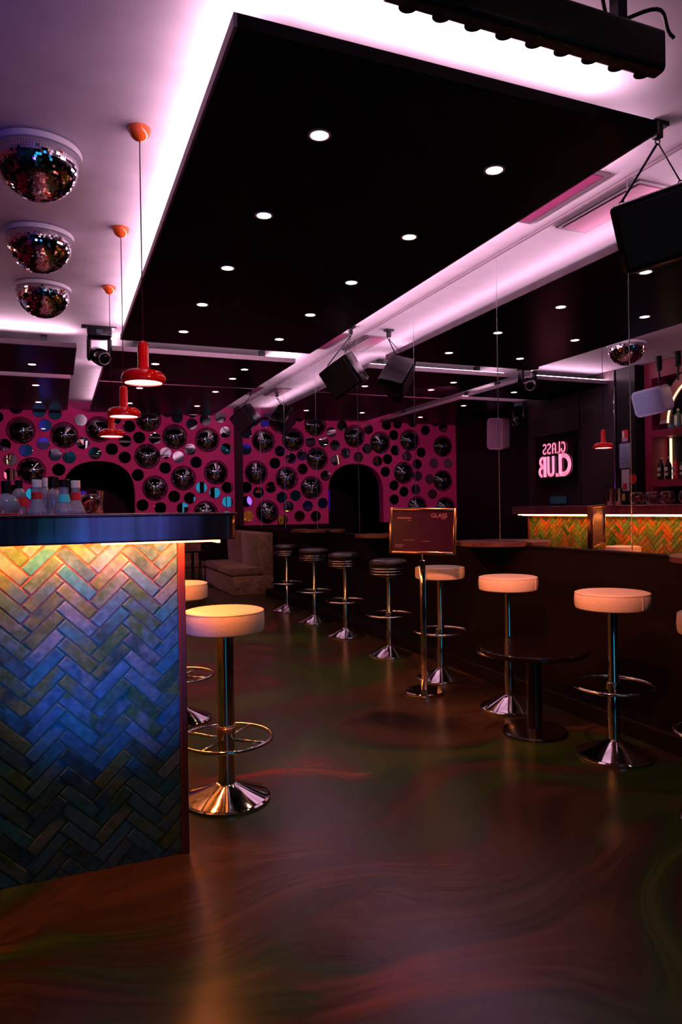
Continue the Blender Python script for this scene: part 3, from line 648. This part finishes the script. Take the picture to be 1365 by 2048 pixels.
for y, x, l in ((3.39, 0.385, 'red lacquered pendant lamp over the bar, nearest of three, lowest in view'), (4.62, 0.40, 'red lacquered pendant lamp over the bar, the middle one of three'), (5.85, 0.41, 'red lacquered pendant lamp over the bar, farthest of three')): pendant(y, x, l)

# ---------------------------------------------------------------- half disco balls
def disco():
    R_, rd = 0.20, random.Random(11)
    bm = nb(); rows_ = 26
    z0 = -0.045
    for i in range(rows_):
        a0, a1 = PI / 2 * i / rows_, PI / 2 * (i + 1) / rows_
        nn = max(6, int(2 * PI * R_ * math.cos((a0 + a1) / 2) / 0.0135))
        for k in range(nn):
            b0, b1 = 2 * PI * (k + 0.04) / nn, 2 * PI * (k + 0.96) / nn
            aa0, aa1 = a0 + 0.002, a1 - 0.002
            P = [Vector((R_ * math.cos(a) * math.cos(b), R_ * math.cos(a) * math.sin(b), z0 - R_ * 1.02 * math.sin(a))) for a, b in ((aa0, b0), (aa0, b1), (aa1, b1), (aa1, b0))]
            c = sum(P, Vector()) / 4; nr = (c - Vector((0, 0, z0))).normalized()
            ax = Vector((rd.gauss(0, 1), rd.gauss(0, 1), rd.gauss(0, 1))); ax = (ax - nr * ax.dot(nr)).normalized()
            rot = Matrix.Rotation(rd.gauss(0, 0.055), 3, ax)
            f = [bm.verts.new(c + rot @ (p - c) + nr * 0.001) for p in P]
            bk = [bm.verts.new(c + rot @ (p - c) - nr * 0.002) for p in P]
            bm.faces.new(list(reversed(f)))
            for q in range(4): bm.faces.new((f[q], f[(q + 1) % 4], bk[(q + 1) % 4], bk[q]))
    t = thing('half_disco_ball', '', 'disco ball', (0, 0, ZC), group='half mirror balls on the ceiling')
    obj('mirror_facets', bm, M_disco, t)
    obj('core', lathe(nb(), [(0, -0.01)] + [(0.9885 * R_ * math.cos(a), z0 - 1.02 * 0.985 * R_ * math.sin(a)) for a in [k * PI / 2 / 14 for k in range(14)]] + [(0, z0 - 1.02 * 0.985 * R_)], 48), M_black, t, 'all')
    obj('rim', lathe(nb(), [(R_ - 0.01, -0.010), (R_ + 0.008, -0.010), (R_ + 0.010, -0.016), (R_ + 0.008, -0.038), (R_ - 0.005, -0.040)], 56), M_rim, t, True)
    obj('mounting_disc', lathe(nb(), [(0, 0), (0.12, 0), (0.12, -0.012), (0, -0.012)], 32), M_black, t)
    return t
d0 = disco(); d0.location = (-0.065, 3.75, ZC); d0['label'] = 'half mirror ball on the ceiling, largest in view, nearest the camera'
dup(d0, (-0.08, 4.88, ZC), (0, 0, 0.7), 'half mirror ball on the ceiling, the middle of three')
dup(d0, (-0.078, 6.0, ZC), (0, 0, 1.9), 'half mirror ball on the ceiling, farthest of three')

# ---------------------------------------------------------------- moving head stage lights
def moving_head(loc, yaw, label):
    t = thing('moving_head_light', label, 'stage light', loc, (0, 0, yaw), group='black moving head stage lights')
    obj('ceiling_plate', box(nb(), -0.16, -0.05, -0.012, 0.16, 0.05, 0, 0.002), M_black, t)
    b = obj('base', box(nb(), -0.115, -0.09, -0.115, 0.115, 0.09, -0.012, 0.02, seg=3), M_gloss_black, t, True)
    obj('display', box(nb(), -0.03, -0.093, -0.085, 0.03, -0.088, -0.045), M_till, b)
    for s in (-1, 1):
        P = [(s * 0.115, -0.12), (s * 0.115, -0.30), (s * 0.105, -0.325), (s * 0.085, -0.33), (s * 0.075, -0.30), (s * 0.075, -0.12)]
        obj('yoke_arm', prism(nb(), P, 'y', -0.045, 0.045, 0.008), M_gloss_black, t, True)
    hm = Matrix.Translation((0, 0, -0.285)) @ Matrix.Scale(1.12, 4) @ Matrix.Rotation(math.radians(22), 4, 'Z') @ Matrix.Rotation(math.radians(112), 4, 'X')
    h = obj('lamp_head', lathe(nb(), [(0, -0.10), (0.05, -0.095), (0.068, -0.07), (0.072, 0), (0.074, 0.06), (0.066, 0.09), (0.058, 0.105), (0.050, 0.105), (0.048, 0.095), (0, 0.095)], 40, mtx=hm), M_gloss_black, t, True)
    obj('lens_ring', lathe(nb(), [(0.046, 0.100), (0.056, 0.108), (0.050, 0.114), (0.044, 0.108)], 40, mtx=hm, close=False), M_seam, h, 'all')
    obj('lens', lathe(nb(), [(0, 0.112), (0.025, 0.109), (0.045, 0.100)], 32, mtx=hm, close=False), M_gloss_black, h, 'all')
    return t
mh = moving_head((0.40, 7.14, ZC), 0, 'black moving head stage light on the ceiling beside the farthest disco ball')
dup(mh, (-0.85, 9.0, PZ0), (0, 0, 1.2), 'black moving head stage light on the far left ceiling, seen in the mirror')

# ---------------------------------------------------------------- hanging speakers and brackets
def speaker_black(loc, rot, label, anchor, first=[None]):
    t = thing('hanging_speaker', label, 'speaker', loc, rot, group='black speakers hung along the mirrors')
    P = [(-0.20, 0.12), (-0.185, 0.135), (0.185, 0.135), (0.20, 0.12), (0.12, -0.12), (0.09, -0.14), (-0.09, -0.14), (-0.12, -0.12)]
    bm = prism(nb(), P, 'z', -0.16, 0.16, 0.022); obj('cabinet', bm, M_gloss_black, t, True)
    g = obj('grille', box(nb(), -0.175, 0.128, -0.135, 0.175, 0.142, 0.135, 0.006), M_grille, t)
    for s in (-1, 1): obj('eye_bolt', tube(nb(), [(s * 0.13 + 0.012 * math.cos(a), 0.0, 0.170 + 0.012 * math.sin(a)) for a in [k * 2 * PI / 12 for k in range(12)]], 0.003, 6, True), M_black, t, 'all')
    Mx = (Matrix.Translation(loc) @ __import__('mathutils').Euler(rot).to_matrix().to_4x4()).inverted()
    A = Mx @ Vector(anchor)
    for s in (-1, 1): obj('hanging_wire', tube(nb(), [A + Vector((s * 0.004, 0, 0)), (s * 0.13, 0, 0.178)], 0.0035 if s < 0 else 0.006, 6), M_black, t, 'all')
    return t
def bracket(x, y, label):
    t = thing('ceiling_bracket', label, 'bracket', (x, y, ZC), group='ceiling brackets holding the speakers')
    obj('plate', box(nb(), -0.045, -0.03, -0.02, 0.045, 0.03, 0, 0.002), M_black, t)
    obj('clamp', box(nb(), -0.02, -0.018, -0.075, 0.02, 0.018, -0.02, 0.004), M_black, t)
    obj('hook', tube(nb(), [(0.014 * math.cos(a), 0, -0.087 + 0.014 * math.sin(a)) for a in [k * 2 * PI / 12 for k in range(12)]], 0.004, 6, True), M_black, t, 'all')
R_ = math.radians
bracket(2.655, 2.49, 'black ceiling bracket at the corner of the big panel, holding the nearest speaker')
speaker_black((2.665, 2.50, 2.50), (R_(-14), R_(12), R_(138)), 'black hanging speaker at the right edge of the photo, nearest the camera', (2.655, 2.49, ZC - 0.100))
bracket(2.70, 6.33, 'black ceiling bracket holding the middle speaker')
speaker_black((2.64, 6.30, 2.52), (R_(-28), R_(20), R_(112)), 'black hanging speaker over the black stools, the middle of three', (2.70, 6.33, ZC - 0.100))
bracket(2.70, 10.2, 'black ceiling bracket holding the farthest speaker')
speaker_black((2.64, 10.15, 2.58), (R_(-28), R_(24), R_(112)), 'black hanging speaker over the banquette, farthest of three', (2.70, 10.2, ZC - 0.100))

# LED batten over the near end
t = thing('led_batten', 'long black stage light batten hanging at the top right of the photo', 'stage light', (0.925, 1.852, 2.70))
obj('housing', prism(nb(), [(u, v + 0.08) for u, v in rrect(0.065, 0.15, 0.02, 4)], 'x', 0, 1.06, 0.004), M_black, t, True)
for k in range(9):
    obj('lens_ring', lathe(nb(), [(0.026, 0), (0.030, -0.004), (0.030, 0.012), (0.026, 0.014)], 28, c=(0.075 + 0.115 * k, 0.010, 0.008)), M_black, t, True)
for x in (0.22, 0.88):
    obj('bracket', box(nb(), x - 0.02, -0.02, 0.15, x + 0.02, 0.02, 0.30), M_black, t)
for k, (x, a) in enumerate(((0.35, 0.04), (0.62, 0.07), (0.95, 0.03))):
    pts = [(x + 0.25 * u, 0.03 + 0.03 * math.sin(6 * u + k), 0.19 + a * math.sin(PI * u) + 0.02) for u in [q / 12 for q in range(13)]]
    obj('cable', tube(nb(), pts, 0.007, 8), M_black, t, 'all')

# ---------------------------------------------------------------- things on the bar
def bottle(prof, x, y, label, glassm, capm, caph, capr, lab=None, group='bottles on the near bar end', z=1.196, name='bottle'):
    t = thing(name, label, 'bottle', (x, y, z), group=group)
    obj('body', lathe(nb(), prof, 32), glassm, t, 'all')
    zt = prof[-1][1]
    obj('cap', lathe(nb(), [(capr, zt - 0.012), (capr, zt + caph - 0.003), (capr - 0.003, zt + caph), (0, zt + caph)], 24), capm, t, True)
    if lab:
        m_, za, zb, ra, rb_ = lab
        obj('label', lathe(nb(), [(ra + 0.001, za), (rb_ + 0.001, zb), (rb_ + 0.0016, zb), (ra + 0.0016, za)], 32, close=False), m_, t, True)
    return t
flare = [(0, 0), (0.050, 0), (0.054, 0.006), (0.050, 0.025), (0.034, 0.06), (0.026, 0.085), (0.024, 0.11), (0.025, 0.155), (0.024, 0.165)]
round_ = [(0, 0), (0.045, 0), (0.062, 0.018), (0.070, 0.050), (0.062, 0.082), (0.040, 0.105), (0.024, 0.115), (0.022, 0.135)]
slim = [(0, 0), (0.036, 0), (0.038, 0.005), (0.038, 0.115), (0.032, 0.135), (0.018, 0.15), (0.016, 0.165)]
bottle(round_, -0.263, 4.30, 'round bellied clear bottle with black stopper, leftmost on the bar', M_cloudy, M_black, 0.055, 0.026)
bottle(slim, -0.205, 4.42, 'slim clear bottle with black stopper beside the round bellied one', M_cloudy, M_black, 0.035, 0.022, (M_rlabel, 0.05, 0.10, 0.038, 0.038))
bottle(flare, -0.105, 4.25, 'flared clear bottle with white cap and red label, left of the two', M_cloudy, M_label, 0.030, 0.026, (M_rlabel, 0.088, 0.125, 0.026, 0.025))
bottle(slim, -0.065, 4.48, 'slender clear bottle with pale pink stopper among the bar bottles', M_cloudy, M_label, 0.050, 0.016)
bottle(slim, -0.02, 4.40, 'clear bottle with tall black stopper in the middle of the bar bottles', M_cloudy, M_black, 0.055, 0.030)
bottle(flare, 0.035, 4.22, 'flared clear bottle with turquoise label and black stopper', M_cloudy, M_black, 0.030, 0.030, (M_clabel, 0.068, 0.112, 0.033, 0.026))
bottle(flare, 0.10, 4.36, 'flared clear bottle with white cap and red label, rightmost beside the glass bowl', M_cloudy, M_label, 0.030, 0.026, (M_rlabel, 0.080, 0.125, 0.028, 0.025))
bottle(round_, -0.335, 4.45, 'pink tinted round bottle cut off by the left edge of the photo', M_cloudy, M_label, 0.03, 0.022)
tag(obj('napkin_tray', box(nb(), -0.33, 4.02, 1.196, -0.19, 4.16, 1.206, 0.003), M_rlabel), 'thin red tray lying in front of the bar bottles', 'tray')
def bowl(x, y, label, first=[None]):
    if first[0]: return dup(first[0], (x, y, 1.196), (0, 0, y), label)
    t = thing('glass_bowl', label, 'bowl', (x, y, 1.196), group='fish bowl glasses with red fruit on the bar'); first[0] = t
    R0 = 0.076
    out = [(R0 * math.sin(a), R0 * 0.95 - R0 * math.cos(a)) for a in [0.55 + k * (2.45 - 0.55) / 14 for k in range(15)]]
    inn = [(r_ - 0.003 if r_ > 0.004 else r_, z_ + 0.001) for r_, z_ in reversed(out)]
    obj('bowl_glass', lathe(nb(), [(0, out[0][1])] + out + inn + [(0, out[0][1] + 0.003)], 36), M_glass, t, 'all')
    bm = nb(); rg = random.Random(2)
    for k in range(16):
        bmesh.ops.create_icosphere(bm, subdivisions=2, radius=rg.uniform(0.014, 0.019), matrix=Matrix.Translation((rg.uniform(-0.035, 0.035), rg.uniform(-0.035, 0.035), rg.uniform(0.03, 0.075))))
    o = obj('fruit', bm, M_candy, t, 'all'); o['kind'] = 'stuff'
    return t
for i, (x, y) in enumerate(((0.20, 4.98), (0.22, 5.19), (0.20, 5.40), (0.22, 5.58))):
    bowl(x, y, ['round glass bowl of red fruit next to the bar bottles, nearest of its row', 'round glass bowl of red fruit, second in the row on the bar', 'round glass bowl of red fruit, third in the row on the bar', 'round glass bowl of red fruit next to the metal shakers'][i])
for i, (x, y) in enumerate(((0.30, 5.76), (0.28, 5.90))):
    tag(obj('cocktail_shaker', lathe(nb(), [(0, 0), (0.030, 0), (0.044, 0.17), (0.045, 0.178), (0.042, 0.178), (0.030, 0.01), (0, 0.01)], 32), M_chrome, None, True, loc=(x, y, 1.196)), ['metal shaker tin beside the glass bowls on the bar', 'metal shaker tin farther from the glass bowls on the bar'][i], 'shaker', 'metal shaker tins on the bar')
t = thing('till_screen', 'dim bluish till screen on the far end of the bar', 'screen', (0.1, 6.95, 1.196), (0, 0, R_(90)))
obj('screen_body', box(nb(), -0.16, -0.012, 0.02, 0.16, 0.012, 0.13, 0.004), M_black, t); obj('screen_face', box(nb(), -0.15, -0.014, 0.03, 0.15, -0.011, 0.12), M_till, t); obj('foot', box(nb(), -0.05, -0.04, 0, 0.05, 0.04, 0.02), M_black, t)

# ---------------------------------------------------------------- behind the bar (seen in the mirrors)
t = thing('tall_cupboard', 'tall dark cupboard behind the bar with a neon sign niche', 'cupboard', (XL, 7.25, 0))
bm = nb(); Dp = 0.46
box(bm, 0, 0, 0, Dp, 0.70, ZC - 0.004); box(bm, 0, 1.85 - 0.12, 0, Dp, 1.85, ZC - 0.004); box(bm, 0, 0.70, 2.28, Dp, 1.73, ZC - 0.004); box(bm, 0, 0.70, 0, Dp - 0.0, 1.73, 1.0); box(bm, 0, 0.70, 1.0, 0.16, 1.73, 2.28)
obj('body', bm, M_cup, t)
obj('door_gap', box(nb(), Dp, 0.655, 0.9, Dp + 0.004, 0.675, ZC - 0.05), M_black, t)
obj('edge_strip', box(nb(), Dp - 0.002, -0.02, 0.5, Dp + 0.02, 0.0, 2.78, 0.003), M_chrome, t)
obj('handle', tube(nb(), [(Dp, 0.62, 2.20), (Dp + 0.03, 0.62, 2.19), (Dp + 0.03, 0.62, 2.08), (Dp, 0.62, 2.07)], 0.006, 8), M_chrome, t, 'all')
# neon sign
nx = XL + Dp - 0.03
sg = thing('neon_sign', 'pink neon sign reading GLASS CLUB in the dark cupboard niche behind the bar', 'neon sign', (nx, 8.55, 1.90))
obj('backing', box(nb(), -0.03, -0.42, -0.28, -0.022, 0.42, 0.28), M_gloss_black, sg)
def letter(paths, r=0.0055):
    bm = nb()
    for P in paths: tube(bm, [(0, u, v) for u, v in P], r, 6)
    obj('letter', bm, M_neon, sg, 'all')
def arcp(cx, cy, rx, ry, a0, a1, n_=16): return [(cx + rx * math.cos(R_(a0 + (a1 - a0) * k / n_)), cy + ry * math.sin(R_(a0 + (a1 - a0) * k / n_))) for k in range(n_ + 1)]
# CLUB: bundles of parallel tubes, y runs left to right
hb, ht_ = -0.26, 0.05; d_ = 0.018
letter([arcp(-0.235, (hb + ht_) / 2 + 0.01, 0.165 - k * d_, 0.165 - k * d_, 62, 298, 24) for k in range(4)])
letter([[(-0.195 + k * d_, ht_ + 0.02), (-0.195 + k * d_, hb + k * 0.014), (-0.07, hb + k * 0.014)] for k in range(4)])
letter([[(-0.03 + k * d_, ht_ - 0.0), (-0.03 + k * d_, hb + 0.08)] + arcp(0.045, hb + 0.08, 0.075 - k * d_, 0.075 - k * d_, 180, 360, 12) + [(0.12 - k * d_, ht_)] for k in range(3)])
B1 = [[(0.155 + k * d_, ht_), (0.155 + k * d_, hb)] for k in range(4)]
letter(B1 + [[(0.215, ht_ - k * d_)] + arcp(0.235, ht_ - 0.075, 0.075 - k * d_, 0.075 - k * d_, 90, -90, 10) for k in range(3)] + [[(0.215, hb + 0.165 - k * d_)] + arcp(0.245, hb + 0.0825, 0.0825 - k * d_, 0.0825 - k * d_, 90, -90, 10) for k in range(3)])
gz0, gz1 = 0.085, 0.245
def ofs(P, k): return [(u + k, v) for u, v in P]
def S_(cx): return arcp(cx, 0.205, 0.040, 0.040, 20, 270, 12) + arcp(cx, 0.125, 0.040, 0.040, 90, -160, 12)
def S2(cx): return arcp(cx, 0.205, 0.026, 0.026, 20, 270, 12)[:-2] + arcp(cx, 0.125, 0.026, 0.026, 70, -160, 12)
letter([arcp(-0.235, 0.165, 0.05, 0.08, 50, 345, 18) + [(-0.215, 0.150)], arcp(-0.235, 0.165, 0.034, 0.062, 50, 330, 18)], 0.004)
letter([[(-0.165, gz1 + 0.01), (-0.165, gz0), (-0.10, gz0)], [(-0.150, gz1 + 0.01), (-0.150, gz0 + 0.016), (-0.10, gz0 + 0.016)]], 0.004)
letter([[(-0.075, gz0), (-0.075, 0.20)] + arcp(-0.035, 0.20, 0.04, 0.045, 180, 0, 12) + [(0.005, gz0)], [(-0.06, gz0), (-0.06, 0.20)] + arcp(-0.035, 0.20, 0.025, 0.03, 180, 0, 12) + [(-0.01, gz0)], [(-0.06, 0.15), (-0.01, 0.15)]], 0.004)
letter([S_(0.08), S2(0.08)], 0.004); letter([S_(0.185), S2(0.185)], 0.004)
#lamp('neon_glow', 'POINT', (0.10, 0, 0.1), 0.8, (1.0, 0.10, 0.28), sg, size=0.2)

# service column with notices
struct(obj('wall_service_column', box(nb(), XL, 6.90, 0, -1.09, 7.22, ZC - 0.004), M_dark))
def notice(name, label, cat, y, z, wd, hh, m_, parts=()):
    t = thing(name, label, cat, (-1.088, y, z), group='notices on the dark column behind the bar')
    obj('board', box(nb(), 0, -wd / 2, -hh / 2, 0.012, wd / 2, hh / 2, 0.002), M_seam if name == 'framed_notice' else m_, t)
    if name == 'framed_notice': obj('paper', box(nb(), 0.011, -wd / 2 + 0.012, -hh / 2 + 0.012, 0.014, wd / 2 - 0.012, hh / 2 - 0.012), m_, t)
    for (nm, y0, z0, y1, z1, mm) in parts: obj(nm, box(nb(), 0.0125, y0, z0, 0.0155, y1, z1), mm, t)
notice('fire_sign', 'small red fire extinguisher sign on the dark column', 'sign', 7.07, 2.10, 0.10, 0.155, M_rlabel, (('pictogram', 0.005, -0.02, 0.035, 0.06, M_label), ('caption_panel', -0.045, -0.072, 0.045, -0.03, M_notice)))
notice('framed_notice', 'framed grey notice under the red fire sign', 'notice', 7.07, 1.84, 0.20, 0.34, M_notice, tuple(('text_line', -0.075, 0.10 - 0.022 * k, 0.075 - 0.02 * (k % 3), 0.105 - 0.022 * k, M_print) for k in range(10)))
notice('paper_dispenser', 'white wall dispenser under the framed notice', 'dispenser', 7.07, 1.52, 0.13, 0.28, M_label, (('label', -0.03, -0.12, 0.04, -0.04, M_rlabel),))
notice('yellow_sticker', 'small yellow and white sticker low on the dark column', 'sticker', 7.12, 1.30, 0.07, 0.09, M_yellow)
tag(obj('round_sign', lathe(nb(), [(0, 0.012), (0.06, 0.012), (0.062, 0.0), (0, 0)], 32, mtx=Matrix.Rotation(PI / 2, 4, 'Y')), M_rlabel, None, loc=(-1.088, 6.945, 1.53)), 'round red rimmed sign beside the white dispenser', 'sign')
# red back bar
t = thing('back_bar', 'red back bar shelving with lit arch behind the bar', 'shelving', (XL, 3.0, 0))
bm = nb(); Bd = 0.30
box(bm, 0, 0, 0, Bd, 3.89, 1.0); box(bm, 0, 0, 2.80, Bd, 3.89, ZC - 0.004); box(bm, 0, 3.77, 1.0, Bd, 3.89, 2.80); box(bm, 0, 0, 1.0, Bd, 0.15, 2.80); obj('body', bm, M_redwall, t); obj('back_board', box(nb(), 0, 0.15, 1.0, 0.04, 3.77, 2.80), M_dark, t)
for z in (1.42, 2.05): obj('shelf', box(nb(), 0.04, 0.15, z, Bd, 3.77, z + 0.09), M_redwall, t)
A0 = 2.82
arc_o = arcp(A0, 2.20, 0.78, 0.70, 0, 180, 24); arc_i = arcp(A0, 2.20, 0.66, 0.58, 180, 0, 24)
obj('archivolt', prism(nb(), arc_o + arc_i, 'x', Bd, Bd + 0.05), M_peach, t)
obj('neon_arch', tube(nb(), [(Bd + 0.06, u, v) for u, v in arcp(A0, 2.20, 0.645, 0.565, 0, 180, 24)], 0.012, 8), M_neonw, t, 'all')
for y in (3.70,):
    obj('light_strip', box(nb(), 0.05, y - 0.012, 1.52, 0.07, y + 0.012, 2.04), M_neonw, t)
lamp('back_bar_glow', 'AREA', (0.25, 2.6, 2.78), 3.5, (1.0, 0.5, 0.42), t, direction=(0.4, 0, -1), size=0.1, size_y=2.0)
dkp = [(0, 0), (0.037, 0), (0.038, 0.006), (0.038, 0.17), (0.030, 0.20), (0.014, 0.225), (0.013, 0.27)]
sqp = [(0, 0), (0.042, 0), (0.043, 0.005), (0.043, 0.16), (0.036, 0.175), (0.015, 0.185), (0.014, 0.215)]
for i in range(5):
    y = 6.71 - 0.115 * i; g = [M_gloss_black, M_gloss_black, M_candy, M_tglass, M_glass][i]
    t2 = thing('spirit_bottle', ['dark bottle with round white label at the end of the lower shelf', 'second dark bottle with round white label on the lower shelf', 'red bottle with white label on the lower shelf', 'green bottle with pale label on the lower shelf', 'clear bottle on the lower back bar shelf'][i], 'bottle', (XL + 0.22, y, 1.512), group='bottles on the lower back bar shelf')
    obj('body', lathe(nb(), dkp, 24), g, t2, 'all'); obj('cap', lathe(nb(), [(0.015, 0.26), (0.015, 0.285), (0, 0.285)], 16), M_seam, t2, True)
    if i < 4: obj('label', lathe(nb(), [(0, 0), (0.028, 0), (0.028, 0.002), (0, 0.002)], 20, mtx=Matrix.Translation((0.0375, 0, 0.13)) @ Matrix.Rotation(PI / 2, 4, 'Y')), M_label, t2); obj('lower_label', box(nb(), 0.0375, -0.024, 0.045, 0.040, 0.024, 0.08), M_label, t2)
for i in range(5):
    y = 6.54 - 0.105 * i
    t2 = thing('gin_bottle', 'pale blue square shouldered bottle with white label, %s from the column on the upper shelf' % ordn[i], 'bottle', (XL + 0.22, y, 2.142), group='bottles on the upper back bar shelf')
    obj('body', lathe(nb(), sqp, 24), M_bglass, t2, 'all'); obj('cap', lathe(nb(), [(0.016, 0.21), (0.016, 0.235), (0, 0.235)], 16), M_label, t2, True)
    obj('label', box(nb(), 0.041, -0.022, 0.03, 0.0445, 0.022, 0.15, 0.002), M_label, t2)
# white speakers
def speaker_white(loc, rot, label, wd, hh):
    t = thing('wall_speaker', label, 'speaker', loc, rot, group='white speakers behind the bar')
    bm = prism(nb(), rrect(wd, hh, 0.05), 'x', -0.20, 0.0, 0.012); obj('cabinet', bm, M_white, t, True)
    obj('grille', prism(nb(), rrect(wd - 0.05, hh - 0.05, 0.035), 'x', -0.004, 0.006), M_wgr, t)
    obj('bracket', tube(nb(), [(-0.2, 0, 0), (-0.30, 0, 0.06), (-0.30, 0, 0.12)], 0.012, 8), M_black, t, 'all')
speaker_white((-0.86, 6.46, 2.44), (R_(-5), R_(14), R_(-14)), 'white speaker hanging in front of the red back bar', 0.40, 0.32)
speaker_white((-1.22, 10.2, 2.46), (R_(6), R_(6), R_(-18)), 'white upright speaker on the dark wall left of the neon sign', 0.33, 0.54)
for i, y in enumerate((6.42, 6.14)):
    tag(obj('hanging_tube', lathe(nb(), [(0, 0), (0.035, 0), (0.035, -0.17), (0.012, -0.18), (0.012, -0.34), (0, -0.34)], 20), M_black, None, True, loc=(-1.0, y, ZC)), ['short black spotlight tube on the ceiling above the white speaker', 'black spotlight tube on the ceiling, nearer than the other tube'][i], 'spotlight', 'black tubes on the ceiling by the back bar')
